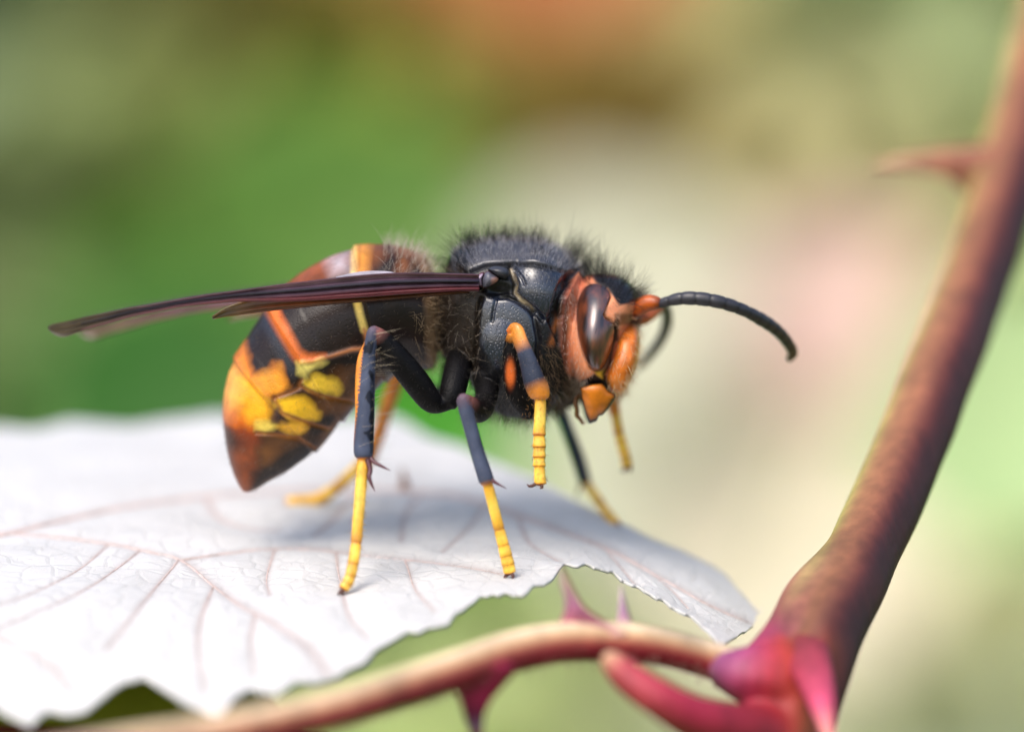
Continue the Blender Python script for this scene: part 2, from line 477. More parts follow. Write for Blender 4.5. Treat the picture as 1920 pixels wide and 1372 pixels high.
NEAR = [(-420,1240),(-330,1300),(-300,1275),(-200,1330),(-170,1300),(-60,1352),(-30,1325),(0,1336),(30,1352),(57,1364),(75,1345),(94,1333),(130,1342),(160,1335),(208,1297),(240,1282),(270,1276),(312,1300),(340,1316),(365,1326),(395,1340),(411,1346),(428,1325),(443,1307),(469,1292),(495,1298),(520,1307),(540,1292),(552,1281),(590,1278),(625,1268),(650,1256),(677,1250),(700,1226),(724,1206),(750,1192),(781,1186),(810,1180),(838,1172),(850,1156),(866,1146),(892,1127),(930,1118),(963,1122),(979,1121),(1000,1108),(1033,1092),(1046,1076),(1058,1062),(1100,1066),(1150,1076),(1196,1104),(1222,1122),(1250,1137),(1285,1158),(1312,1175),(1335,1202),(1354,1217),(1368,1210),(1383,1200),(1394,1190),(1404,1179),(1414,1166),(1421,1151)]
BACK = [(-420,1000),(-330,830),(-260,845),(-180,808),(-100,815),(0,800),(60,808),(130,792),(200,797),(250,802),(320,790),(400,778),(480,790),(560,778),(640,790),(700,782),(745,790),(790,812),(850,838),(920,868),(1000,900),(1060,932),(1133,972),(1180,992),(1217,1012),(1280,1038),(1333,1067),(1360,1084),(1383,1108),(1400,1124),(1421,1150)]
LEAF = thing('bramble_leaf', on_leaf(np.array([600.]), np.array([1000.]))[0], 'large white felted bramble leaf with toothed edge under the hornet', 'leaf')
VEINS = [
 (0.030, 0.014, [(-380,1090),(-200,1040),(0,1000),(100,975),(250,945),(400,926),(560,917),(700,915),(850,925),(950,955),(1050,990),(1150,1030),(1250,1085),(1330,1130),(1400,1160)]),
 (0.018, 0.005, [(-60,990),(100,1003),(200,1015),(280,1030),(340,1045),(400,1092),(450,1128),(520,1168),(580,1212),(612,1255)]),
 (0.015, 0.004, [(340,1045),(420,1033),(500,1025),(600,1027),(700,1038),(850,1055),(960,1074)]),
 (0.009, 0.003, [(335,1044),(290,1098),(240,1160),(200,1210)]),
 (0.008, 0.003, [(264,1026),(205,1070),(150,1105),(60,1148),(-20,1180)]),
 (0.008, 0.003, [(205,1015),(150,1060),(100,1088),(40,1115),(-20,1135)]),
 (0.009, 0.003, [(400,1095),(375,1160),(372,1220),(385,1290)]),
 (0.009, 0.003, [(-40,1180),(20,1200),(90,1238),(135,1290)]),
 (0.010, 0.003, [(790,919),(760,962),(752,1010)]),
 (0.009, 0.003, [(915,938),(875,988),(830,1030)]),
 (0.009, 0.003, [(970,961),(990,1008),(1020,1032),(1048,1048)]),
 (0.012, 0.003, [(668,916),(630,965),(590,1000)]),
 (0.014, 0.004, [(385,927),(410,965),(460,985),(520,990)]),
 (0.008, 0.003, [(478,1146),(470,1200),(478,1262)]),
 (0.008, 0.003, [(1135,1024),(1170,1065),(1190,1090)]),
 (0.008, 0.003, [(515,1024),(500,1080),(505,1110)]),
 (0.008, 0.003, [(630,1029),(638,1085),(655,1150),(690,1190)]),
 (0.007, 0.003, [(760,1044),(780,1100),(815,1140)]),
 (0.008, 0.003, [(1225,1072),(1262,1104),(1290,1135)]),
]
def build_leaf():
    nearf = np.array(NEAR, float); backf = np.array(BACK, float)
    cols = np.unique(np.concatenate([np.linspace(-420, 1421, 760), nearf[:, 0]]))
    ne = np.interp(cols, nearf[:, 0], nearf[:, 1])
    ne = ne+np.where((cols > 640) & (cols < 1395), 1, 0.35)*(3.0*np.abs(((cols+9*np.sin(cols*0.021))/27.0) % 1.0-0.35)*2-4.0+2.2*np.sin(cols*0.13)); ba = np.interp(cols, backf[:, 0], backf[:, 1])
    ne = np.maximum(ne, ba+0.5)
    nr = 110
    tt = np.linspace(0, 1, nr)
    A = on_leaf(cols, ne); B = on_leaf(cols, ba)
    PXg = cols[None, :].repeat(nr, 0)
    # rows run evenly in depth between the near and the far edge
    Y = A[None, :, 1]*(1-tt[:, None])+B[None, :, 1]*tt[:, None]
    X = (PXg-960)*(D+Y)/D/PPC
    # hold the true outline: shift x linearly is not needed, columns are rays in plan
    Z = leaf_z(X, Y)
    PYg = 686-Z*PPC*D/(D+Y)
    px = PXg.ravel(); py = PYg.ravel()
    dmin = np.full(px.shape, 1e9); dcol = np.full(px.shape, 1e9)
    pts = np.stack([X.ravel(), Y.ravel()], -1)
    for r0, r1, L in VEINS:
        c = catmull(np.array(L, float), 6)
        w = on_leaf(c[:, 0], c[:, 1])
        d = line_dist(pts[:, 0], pts[:, 1], w[:, :2])
        dmin = np.minimum(dmin, d/(0.6+r0*25))
        dcol = np.minimum(dcol, d/(r0*2.2))
    p3 = np.stack([X.ravel(), Y.ravel(), Z.ravel()], -1)
    puck = 0.035*np.clip(dmin/0.28, 0, 1)**0.7+0.010*noise3(p3*np.array([7, 7, 1]), 3)*np.clip(dmin/0.1, 0, 1)
    V = p3.copy(); V[:, 2] += puck-0.02
    nc = len(cols)
    F = [[j*nc+i, j*nc+i+1, (j+1)*nc+i+1, (j+1)*nc+i] for j in range(nr-1) for i in range(nc-1)]
    base = np.array([0.77, 0.758, 0.738]); vein = np.array([0.46, 0.37, 0.35])
    k = np.exp(-dcol**2)[:, None]*0.6
    n1 = (noise3(p3*5, 8)*0.5+0.5)[:, None]
    C = base*(1-k)+vein*k
    C = C*(1-0.07*n1)
    o = mesh('blade', V, F, M_LEAF, LEAF, True, C)
    s = o.modifiers.new('thickness', 'SOLIDIFY'); s.thickness = 0.018; s.offset = -1
    # surface lookup for the veins, the prickle and the feet
    bv = BVHTree.FromPolygons(V.tolist(), F)
    def drop(x, y):
        h = bv.ray_cast(Vector((x, y, 3)), Vector((0, 0, -1)))
        return h[0].z if h[0] is not None else float(leaf_z(np.array([x]), np.array([y]))[0])
    for r0, r1, L in VEINS:
        c = catmull(np.array(L, float), 10)
        w = on_leaf(c[:, 0], c[:, 1])
        R = np.linspace(r0, r1, len(w))*0.85
        for i in range(len(w)): w[i, 2] = drop(w[i, 0], w[i, 1])-R[i]*0.30
        w[:, :2] += np.stack([noise3(w*6, 1), noise3(w*6, 2)], -1)*0.004
        v, f = tube(w, R, 8, up=(0, 0, 1))
        cc = np.tile([0.58, 0.46, 0.42], (len(v), 1))*(1+0.15*noise3(v*30, 4)[:, None])
        mesh('vein', v, f, M_VEIN, LEAF, True, cc)
    b = on_leaf(np.array([758.]), np.array([915.]))[0]
    v, f = tube([b+[0, 0, -0.03], b+[0, 0, 0.05], b+[-0.012, 0, 0.13]], [0.04, 0.024, 0.004], 8)
    mesh('prickle', v, f, M_VEIN, LEAF, True, np.tile([0.30, 0.17, 0.12], (len(v), 1)))
    # felt: fine pale hairs standing along the leaf
    n = 5200
    i = rng.integers(0, len(V), n)
    base_p = V[i]+np.stack([rng.normal(0, 0.01, n), rng.normal(0, 0.01, n), np.zeros(n)], -1)
    dirs = np.stack([rng.normal(0, 0.8, n), rng.normal(0, 0.8, n), rng.uniform(0.1, 0.8, n)], -1)
    return base_p, dirs, drop
LEAF_HB, LEAF_HD, leaf_drop = build_leaf()

def strands(name, B, Dr, L, wdt, col, parent, bend=None, kind='stuff', label=None, mat=None):
    """fine tapering three-sided hairs"""
    n = len(B)
    Dr = Dr/np.linalg.norm(Dr, axis=1)[:, None]
    if bend is None: bend = rng.normal(0, 0.25, (n, 3))
    ref = np.tile(np.array([0.3, 0.9, 0.2]), (n, 1))
    n1 = np.cross(Dr, ref); n1 /= np.linalg.norm(n1, axis=1)[:, None]+1e-9
    n2 = np.cross(Dr, n1)
    rings = []
    for t, tw in ((0, 1.0), (0.35, 0.85), (0.7, 0.5)):
        c = B+Dr*(L*t)[:, None]+bend*(L*t*t)[:, None]
        for a in (0, 2.094, 4.189):
            rings.append(c+(n1*math.cos(a)+n2*math.sin(a))*(wdt*tw)[:, None])
    tip = B+Dr*L[:, None]+bend*L[:, None]
    V = np.stack(rings+[tip], 1).reshape(-1, 3)   # 10 per strand
    tmpl = []
    for s in (0, 3):
        for a in range(3):
            b = (a+1) % 3
            tmpl.append((s+a, s+b, s+3+b)); tmpl.append((s+a, s+3+b, s+3+a))
    for a in range(3): tmpl.append((6+a, 6+(a+1) % 3, 9))
    tm = np.array(tmpl)
    F = (tm[None]+(np.arange(n)*10)[:, None, None]).reshape(-1, 3)
    me = bpy.data.meshes.new(name)
    me.vertices.add(len(V)); me.vertices.foreach_set('co', V.ravel())
    me.loops.add(len(F)*3); me.loops.foreach_set('vertex_index', F.ravel().astype(np.int32))
    me.polygons.add(len(F)); me.polygons.foreach_set('loop_start', (np.arange(len(F))*3).astype(np.int32))
    me.polygons.foreach_set('loop_total', np.full(len(F), 3, dtype=np.int32))
    me.update(calc_edges=True)
    a = me.color_attributes.new('Col', 'FLOAT_COLOR', 'POINT')
    c4 = np.ones((len(V), 4), np.float32); c4[:, :3] = np.repeat(col, 10, axis=0)
    a.data.foreach_set('color', c4.ravel())
    me.materials.append(mat or M_HAIR)
    o = bpy.data.objects.new(name, me); link(o)
    if parent:
        o.parent = parent
        o.matrix_parent_inverse = Matrix.Translation(parent_loc(parent)).inverted()
    tag(o, label, None, None, kind)
    return o
n = len(LEAF_HB)
strands('felt_hair', LEAF_HB, LEAF_HD, rng.uniform(0.02, 0.06, n), np.full(n, 0.0012), np.tile([0.75, 0.72, 0.70], (n, 1)), LEAF)

# ---- a darker leaf hanging below, seen in the gap of the leaf teeth
def under_leaf():
    c = P(240, 1372, -1.5)
    t = thing('shaded_leaf', c, 'dark olive green leaf below the white leaf at lower left', 'leaf')
    V = []; F = []
    n, m = 24, 11
    for i in range(n+1):
        u = i/n; wd = 0.62*(math.sin(math.pi*u**0.85)**0.8)+0.01+0.03*((i) % 2)
        for j in range(m):
            s = j/(m-1)*2-1
            V.append([(u-0.5)*2.0, s*wd, -0.10*abs(s)+0.03*math.cos(9*u)*abs(s)])
    for i in range(n):
        for j in range(m-1):
            a = i*m+j; F.append([a, a+m, a+m+1, a+1])
    R = np.array(Matrix.Rotation(1.15, 3, 'X') @ Matrix.Rotation(0.05, 3, 'Y'))
    V = np.array(V)@R.T+c
    o = mesh('blade', V, F, M_FOL, t, True, np.tile(srgb(168, 172, 60), (len(V), 1)))
    o.modifiers.new('t', 'SOLIDIFY').thickness = 0.015
    cen = np.array([[(u-0.5)*2.2, 0, 0.01] for u in np.linspace(0, 1, 10)])@R.T+c
    v, f = tube(cen, np.linspace(0.03, 0.008, 10), 8)
    mesh('vein', v, f, M_FOL, t, True, np.tile(srgb(130, 60, 60), (len(v), 1)))
under_leaf()

# ================================================================== THE THORNY CANE
CANE = thing('bramble_cane', P(1500, 1372, -1.3), 'thick red brown thorny bramble cane leaning across the right side', 'cane')

def cane_tube(name, ctl, nsub, nseg, colour, parent, ridges=0.0, nr=5, up=(0, -1, 0), bumpy=0.0):
    """ctl rows: px, py, y, r(px); colour(s, ang, V) -> Nx3, ang 0 faces the viewer, + is clockwise round to the right"""
    c = catmull(np.array(ctl, float), nsub)
    C = np.array([P(a, b, y) for a, b, y, r in c])
    R = np.array([r/PPC*(D+y)/D for a, b, y, r in c])
    T = np.gradient(C, axis=0); T /= np.linalg.norm(T, axis=1)[:, None]
    V = []; F = []; S = []; A = []
    ang = np.linspace(0, 2*np.pi, nseg, endpoint=False)
    for i in range(len(C)):
        u = np.array(up, float)
        n1 = u-T[i]*np.dot(u, T[i]); n1 /= np.linalg.norm(n1)
        n2 = np.cross(T[i], n1); n2 /= np.linalg.norm(n2)
        if n2[0]*0.9-n2[2]*0.1 < 0: n2 = -n2
        rr = R[i]*(1+ridges*np.cos(ang*nr+0.4))
        V.append(C[i]+rr[:, None]*(np.cos(ang)[:, None]*n1+np.sin(ang)[:, None]*n2))
        S.append(np.full(nseg, i/(len(C)-1))); A.append(ang)
    n = len(C)
    V = np.vstack([np.vstack(V), C[0], C[-1]]); S = np.concatenate(S+[[0], [1]]); A = np.concatenate(A+[[0], [0]])
    if bumpy: 
        V += (noise3(V*6, 5)*bumpy)[:, None]*np.array([1, 0.3, 0.4])
    for i in range(n-1):
        for j in range(nseg):
            k = (j+1) % nseg
            F.append([i*nseg+j, i*nseg+k, (i+1)*nseg+k, (i+1)*nseg+j])
    for j in range(nseg):
        k = (j+1) % nseg
        F.append([n*nseg, k, j]); F.append([n*nseg+1, (n-1)*nseg+j, (n-1)*nseg+k])
    return mesh(name, V, F, M_STEM, parent, True, colour(S, A, V))

def ramp(keys, t):
    k = np.array([a for a, _ in keys]); c = np.array([srgb(*b) for _, b in keys])
    return np.stack([np.interp(t, k, c[:, i]) for i in range(3)], -1)

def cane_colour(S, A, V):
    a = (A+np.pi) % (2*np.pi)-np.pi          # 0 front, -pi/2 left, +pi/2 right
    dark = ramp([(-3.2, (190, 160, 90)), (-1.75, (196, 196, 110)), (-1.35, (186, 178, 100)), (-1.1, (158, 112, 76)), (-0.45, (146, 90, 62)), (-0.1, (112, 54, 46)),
                 (0.35, (76, 32, 30)), (0.9, (66, 32, 25)), (1.25, (60, 30, 34)), (1.5, (196, 128, 78)), (2.2, (170, 170, 90)), (3.2, (190, 160, 90))], a)  # facet pigments, plus side light painted in: lighter left, darker right
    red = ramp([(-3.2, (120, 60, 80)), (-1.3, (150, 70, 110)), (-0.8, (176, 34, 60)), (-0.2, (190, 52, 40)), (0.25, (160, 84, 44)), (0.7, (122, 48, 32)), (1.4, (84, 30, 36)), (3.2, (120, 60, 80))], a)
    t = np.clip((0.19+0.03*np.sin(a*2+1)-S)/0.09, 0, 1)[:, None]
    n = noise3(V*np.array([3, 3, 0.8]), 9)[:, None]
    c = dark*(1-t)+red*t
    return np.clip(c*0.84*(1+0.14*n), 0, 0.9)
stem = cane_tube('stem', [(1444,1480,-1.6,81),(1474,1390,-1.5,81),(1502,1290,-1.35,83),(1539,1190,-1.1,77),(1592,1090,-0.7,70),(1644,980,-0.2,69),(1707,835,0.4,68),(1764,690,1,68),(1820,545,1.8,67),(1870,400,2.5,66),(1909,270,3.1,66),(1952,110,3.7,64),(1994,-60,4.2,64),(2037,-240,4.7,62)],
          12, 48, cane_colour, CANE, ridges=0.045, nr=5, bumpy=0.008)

def thorn(name, ctl, colour, parent, label=None, squash=0.6, nseg=20):
    """ctl rows: px, py, y, r(px); first row at the base"""
    c = catmull(np.array(ctl, float), 8)
    C = np.array([P(a, b, y) for a, b, y, r in c]); R = np.array([max(r, 0.6)/PPC for a, b, y, r in c])
    v, f = tube(C, R, nseg, squash=squash, up=(0, 1, 0))
    t = np.linspace(0, 1, len(C)); S = np.concatenate([np.repeat(t, nseg), [0, 1]])
    cc = ramp(colour, S)*(1+0.1*noise3(v*9, 6)[:, None])
    o = mesh(name, v, f, M_STEM, parent, True, np.clip(cc, 0, 0.9))
    if label: tag(o, label)
    return o
# top thorn
thorn('thorn', [(1890,340,2.8,80),(1835,322,2.75,58),(1785,308,2.7,34),(1725,304,2.65,21),(1680,306,2.6,13),(1636,312,2.6,3)],
      [(0, (150, 88, 66)), (0.4, (178, 112, 88)), (0.8, (196, 146, 118)), (1, (170, 110, 90))], CANE, squash=0.5)
# lower right pink thorn
thorn('thorn', [(1504,1205,-1.30,46),(1520,1250,-1.62,38),(1537,1302,-1.92,26),(1548,1350,-2.1,15),(1556,1395,-2.2,8),(1566,1440,-2.3,2)],
      [(0, (110, 40, 34)), (0.25, (168, 56, 76)), (0.5, (196, 70, 104)), (0.75, (222, 140, 130)), (1, (220, 200, 150))], CANE, label='bright pink thorn')
# swollen collar at the joint
def collar_colour(S, A, V):
    n = noise3(V*np.array([5, 5, 5]), 14)
    c = ramp([(0, (140, 92, 84)), (0.12, (110, 56, 84)), (0.3, (150, 62, 100)), (0.5, (168, 36, 56)), (0.75, (176, 58, 44)), (1, (120, 52, 34))], np.clip(S+0.05*n, 0, 1))
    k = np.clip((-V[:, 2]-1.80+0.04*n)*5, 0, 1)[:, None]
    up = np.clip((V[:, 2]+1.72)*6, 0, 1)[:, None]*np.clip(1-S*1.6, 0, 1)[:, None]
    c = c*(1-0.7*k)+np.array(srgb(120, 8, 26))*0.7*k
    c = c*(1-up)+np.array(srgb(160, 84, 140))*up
    return np.clip(c*(1+0.12*n[:, None]), 0, 0.9)
collar = cane_tube('collar', [(1340,1252,-1.42,30),(1366,1258,-1.46,42),(1396,1264,-1.5,56),(1432,1270,-1.48,68),(1470,1275,-1.42,74),(1520,1262,-1.3,66)], 8, 36,
          lambda S, A, V: collar_colour(S, A, V), CANE, ridges=0.04, nr=4, bumpy=0.012)
flare = cane_tube('flare', [(1392,1262,-1.42,30),(1430,1232,-1.38,36),(1470,1186,-1.2,40),(1520,1110,-0.85,44),(1580,1040,-0.5,40)], 8, 30,
          lambda S, A, V: np.clip(ramp([(0, (140, 74, 130)), (0.35, (150, 52, 84)), (0.6, (158, 84, 84)), (0.8, (150, 104, 84)), (1, (120, 66, 50))], S)*(1+0.12*noise3(V*5, 15)[:, None]), 0, 0.9), CANE, bumpy=0.01)
# leaf stalk
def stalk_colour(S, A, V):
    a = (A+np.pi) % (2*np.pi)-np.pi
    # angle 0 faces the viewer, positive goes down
    c = ramp([(-3.2, (150, 40, 60)), (-2.2, (214, 176, 140)), (-1.0, (230, 206, 172)), (-0.45, (214, 170, 124)), (-0.1, (186, 98, 78)), (0.25, (150, 26, 44)), (1.2, (140, 18, 48)), (3.2, (150, 40, 60))], a)  # crimson and tan pigment; the cream upper side includes a painted highlight
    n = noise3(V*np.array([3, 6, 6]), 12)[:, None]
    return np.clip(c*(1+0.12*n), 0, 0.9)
def stalk(ctl, nsub, nseg, colour, parent, name='leaf_stalk'):
    c = catmull(np.array(ctl, float), nsub)
    C = np.array([P(a, b, y) for a, b, y, r in c]); R = np.array([r/PPC*(D+y)/D for a, b, y, r in c])
    T = np.gradient(C, axis=0); T /= np.linalg.norm(T, axis=1)[:, None]
    ang = np.linspace(0, 2*np.pi, nseg, endpoint=False); V = []; F = []
    for i in range(len(C)):
        u = np.array([0, -1.0, 0]); n1 = u-T[i]*np.dot(u, T[i]); n1 /= np.linalg.norm(n1)
        n2 = np.cross(T[i], n1)
        if n2[2] > 0: n2 = -n2
        V.append(C[i]+R[i]*(np.cos(ang)[:, None]*n1+np.sin(ang)[:, None]*n2))
    n = len(C)
    V = np.vstack(V+[C[:1], C[-1:]])
    S = np.concatenate([np.repeat(np.linspace(0, 1, n), nseg), [0, 1]]); A = np.concatenate([np.tile(ang, n), [0, 0]])
    for i in range(n-1):
        for j in range(nseg):
            k = (j+1) % nseg; F.append([i*nseg+j, i*nseg+k, (i+1)*nseg+k, (i+1)*nseg+j])
    for j in range(nseg):
        k = (j+1) % nseg; F.append([n*nseg, k, j]); F.append([n*nseg+1, (n-1)*nseg+j, (n-1)*nseg+k])
    return mesh(name, V, F, M_STEM, parent, True, colour(S, A, V)), C, R
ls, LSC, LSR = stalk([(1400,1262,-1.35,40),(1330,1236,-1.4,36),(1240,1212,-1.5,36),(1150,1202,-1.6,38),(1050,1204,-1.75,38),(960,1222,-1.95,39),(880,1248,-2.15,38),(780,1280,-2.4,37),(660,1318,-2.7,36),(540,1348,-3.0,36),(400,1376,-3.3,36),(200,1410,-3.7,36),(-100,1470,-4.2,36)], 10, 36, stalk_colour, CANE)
# thorns of the stalk
thorn('thorn', [(900,1240,-2.1,66),(893,1286,-2.1,42),(891,1316,-2.1,26),(890,1340,-2.08,18),(894,1368,-2.05,12),(898,1405,-2.0,2)],
      [(0, (150, 20, 60)), (0.35, (158, 24, 72)), (0.6, (104, 30, 70)), (0.75, (130, 100, 130)), (0.9, (170, 92, 50)), (1, (150, 80, 40))], CANE, squash=0.45)
thorn('thorn', [(1088,1196,-1.68,84),(1085,1172,-1.70,46),(1078,1145,-1.75,20),(1070,1118,-1.75,11),(1060,1090,-1.75,8),(1052,1062,-1.75,2)],
      [(0, (206, 160, 140)), (0.3, (176, 104, 128)), (0.5, (140, 84, 110)), (0.8, (160, 130, 124)), (1, (150, 120, 120))], CANE, squash=0.22)
thorn('thorn', [(1170,1190,-1.5,24),(1170,1160,-1.5,12),(1167,1130,-1.5,6),(1165,1095,-1.5,1)],
      [(0, (206, 160, 150)), (0.5, (170, 130, 160)), (1, (200, 180, 190))], CANE, squash=0.6)
# side shoot
def shoot_colour(S, A, V):
    a = (A+np.pi) % (2*np.pi)-np.pi
    c = ramp([(0, (226, 216, 186)), (0.10, (216, 170, 130)), (0.24, (168, 56, 66)), (0.6, (164, 34, 62)), (1, (160, 40, 50))], S)
    k = np.clip(a/1.2, 0, 1)[:, None]*0.5
    return np.clip(c*(1-k)+np.array(srgb(120, 80, 40))*k, 0, 0.9)
shoot, _a, _b = stalk([(1138,1226,-2.0,16),(1150,1244,-2.05,27),(1185,1276,-2.1,34),(1240,1312,-2.15,38),(1300,1345,-2.05,44),(1370,1368,-1.85,52),(1440,1380,-1.6,60)], 8, 28, shoot_colour, CANE, 'side_shoot')
def weld(parts, name, voxel, smooth):
    V = []; F = []; C = []; off = 0
    for o in parts:
        m = o.data; n = len(m.vertices)
        co = np.empty(n*3); m.vertices.foreach_get('co', co); V.append(co.reshape(-1, 3))
        c = np.empty(n*4, dtype=np.float32); m.color_attributes['Col'].data.foreach_get('color', c); C.append(c.reshape(-1, 4)[:, :3])
        F += [[a+off for a in p.vertices] for p in m.polygons]; off += n
    V = np.vstack(V); C = np.vstack(C)
    par = parts[0].parent
    for o in parts: bpy.data.objects.remove(o)
    me = bpy.data.meshes.new('weld'); me.from_pydata(V.tolist(), [], F); me.update()
    bm = bmesh.new(); bm.from_mesh(me); bmesh.ops.recalc_face_normals(bm, faces=bm.faces); bm.to_mesh(me); bm.free()
    tmp = bpy.data.objects.new('weld', me); link(tmp)
    r = tmp.modifiers.new('r', 'REMESH'); r.mode = 'VOXEL'; r.voxel_size = voxel
    q = tmp.modifiers.new('s', 'SMOOTH'); q.factor = 0.5; q.iterations = smooth
    out = bpy.data.meshes.new_from_object(tmp.evaluated_get(bpy.context.evaluated_depsgraph_get()))
    bpy.data.objects.remove(tmp)
    co = np.empty(len(out.vertices)*3); out.vertices.foreach_get('co', co); co = co.reshape(-1, 3)
    kd = KDTree(len(V))
    for i, p in enumerate(V): kd.insert(p, i)
    kd.balance()
    col = np.zeros((len(co), 3))
    for i, p in enumerate(co):
        f = kd.find_n(p, 14); w = np.array([math.exp(-(q[2]/0.05)**2) for q in f])+1e-6; w /= w.sum()
        col[i] = w@C[[q[1] for q in f]]
    f = [list(p.vertices) for p in out.polygons]
    return mesh(name, co, f, M_STEM, par, True, col)
stem = weld([stem, collar, shoot, flare], 'stem', 0.024, 14)
# fine hairs along the stalk underside
n = 520
i = rng.integers(5, len(LSC)-30, n)
an = rng.uniform(0.2, 2.9, n)
Bp = LSC[i]+LSR[i][:, None]*np.stack([np.zeros(n), -np.cos(an), -np.sin(an)], -1)+rng.normal(0, 0.02, (n, 3))*np.array([1, 0, 0])
Dd = np.stack([rng.normal(0, 0.3, n), -np.cos(an), -np.sin(an)], -1)
strands('stalk_hair', Bp, Dd, rng.uniform(0.03, 0.09, n), np.full(n, 0.0015), np.tile([0.45, 0.30, 0.22], (n, 1)), CANE)

# ================================================================== THE HORNET
HORNET = thing('hornet', P(930, 690, 0), 'black and orange hornet with yellow feet standing on the white leaf', 'hornet')

SRC_V = []; SRC_F = []; SRC_ID = []; SRC_C = []; _off = [0]
def add_src(V, F, cid, col=None):
    V = np.asarray(V, float)
    SRC_V.append(V); SRC_F.extend([[a+_off[0] for a in f] for f in F])
    SRC_ID.append(np.full(len(V), cid)); 
    SRC_C.append(np.zeros((len(V), 3)) if col is None else np.asarray(col, float))
    _off[0] += len(V)
THX, HED, ABD, LEG = 0, 1, 2, 3

def stack_solid(C, H, W, Ax, nseg=48, p=2.2):
    """closed solid from sections: centre C, half height H along Ax (in xz), half width W along y"""
    V = []; F = []
    a = np.linspace(0, 2*np.pi, nseg, endpoint=False)
    ca, sa = np.cos(a), np.sin(a)
    e = 2.0/p
    cs = np.sign(ca)*np.abs(ca)**e; ss = np.sign(sa)*np.abs(sa)**e
    for i in range(len(C)):
        V.append(C[i]+H[i]*cs[:, None]*Ax[i]+W[i]*ss[:, None]*np.array([0, 1, 0]))
    n = len(C)
    V = np.vstack(V+[C[:1], C[-1:]])
    for i in range(n-1):
        for j in range(nseg):
            k = (j+1) % nseg; F.append([i*nseg+j, i*nseg+k, (i+1)*nseg+k, (i+1)*nseg+j])
    for j in range(nseg):
        k = (j+1) % nseg; F.append([n*nseg, k, j]); F.append([n*nseg+1, (n-1)*nseg+j, (n-1)*nseg+k])
    return V, F

def sections(rows, nsub, p=2.2, nseg=64, steps=None):
    """rows: Tx,Ty,Bx,By (silhouette pixels of the mid plane), half width cm"""
    r = catmull(np.array(rows, float), nsub)
    r[:, 4] = np.maximum(r[:, 4], 0.01)
    T = np.array([P(a[0], a[1]) for a in r]); B = np.array([P(a[2], a[3]) for a in r])
    C = (T+B)/2; H = np.linalg.norm(T-B, axis=1)/2; Ax = (T-B)/(2*H[:, None]+1e-9)
    W = r[:, 4].copy()
    if steps is not None:
        u = np.arange(len(r))/nsub
        m = np.ones(len(r))
        for s in steps:          # plate edges: the hind rim stands proud, the next plate starts smaller
            d = u-s
            m += np.where((d <= 0) & (d > -0.9), 0.035*np.exp(d*2.0), 0)-np.where((d > 0) & (d < 0.6), 0.02*(1-d/0.6), 0)
        H = H*m; W = W*m
    return stack_solid(C, H, W, Ax, nseg, p)

# ---- thorax
TH = [(812,585,815,625,0.06),(822,560,822,645,0.13),(834,518,832,668,0.26),(848,488,850,684,0.34),(868,466,872,700,0.39),(898,454,900,748,0.42),(935,448,935,776,0.44),
      (975,449,975,784,0.445),(1012,456,1015,778,0.43),(1045,470,1046,760,0.40),(1072,488,1066,735,0.345),(1090,508,1080,706,0.27),(1100,532,1095,680,0.20),(1112,556,1112,660,0.15),(1135,570,1135,650,0.12)]
v, f = sections(TH, 16, p=2.35, nseg=130); add_src(v, f, THX)
# scutum dome, pronotal shoulders, pleural bulges
def ell(c, r, cid, rot=0.0, n=90, col=None):
    V = []; F = []
    m = n//2
    cr, sr = math.cos(rot), math.sin(rot)
    for i in range(1, m):
        th = math.pi*i/m
        for j in range(n):
            ph = 2*math.pi*j/n
            x, y, z = r[0]*math.sin(th)*math.cos(ph), r[1]*math.sin(th)*math.sin(ph), r[2]*math.cos(th)
            V.append([x*cr-z*sr, y, x*sr+z*cr])
    V.append([-r[2]*sr, 0, r[2]*cr]); V.append([r[2]*sr, 0, -r[2]*cr])
    for i in range(m-2):
        for j in range(n):
            k = (j+1) % n; F.append([i*n+j, i*n+k, (i+1)*n+k, (i+1)*n+j])
    t, b = len(V)-2, len(V)-1
    for j in range(n):
        k = (j+1) % n; F.append([t, k, j]); F.append([b, (m-2)*n+j, (m-2)*n+k])
    V = np.array(V)+np.asarray(c)
    add_src(V, F, cid, None if col is None else np.tile(col, (len(V), 1)))
ell(P(988, 520), (0.335, 0.36, 0.225), THX, -0.10)
ell(P(885, 505), (0.15, 0.30, 0.145), THX, 0.25)      # scutellum
for s in (-1, 1):
    ell(P(1010, 552)+[0, s*0.27, 0], (0.20, 0.19, 0.24), THX, 0.35)     # pronotum lobe
    ell(P(945, 640)+[0, s*0.26, 0], (0.22, 0.20, 0.30), THX, 0.1)       # mesopleuron
    ell(P(1030, 680)+[0, s*0.20, 0], (0.10, 0.16, 0.24), THX, 0.1)

# ---- head
HD = [(1108,514,1150,515,0.06),(1092,522,1172,524,0.21),(1076,538,1190,540,0.31),(1064,562,1198,562,0.375),(1058,590,1192,588,0.41),(1055,620,1176,618,0.425),(1056,650,1166,650,0.42),
      (1062,680,1160,682,0.395),(1070,700,1154,704,0.36),(1080,716,1150,722,0.30),(1096,732,1146,738,0.2),(1110,740,1130,744,0.08)]
v, f = sections(HD, 18, p=2.5, nseg=200); add_src(v, f, HED)
HEADBV = BVHTree.FromPolygons(v.tolist(), f)
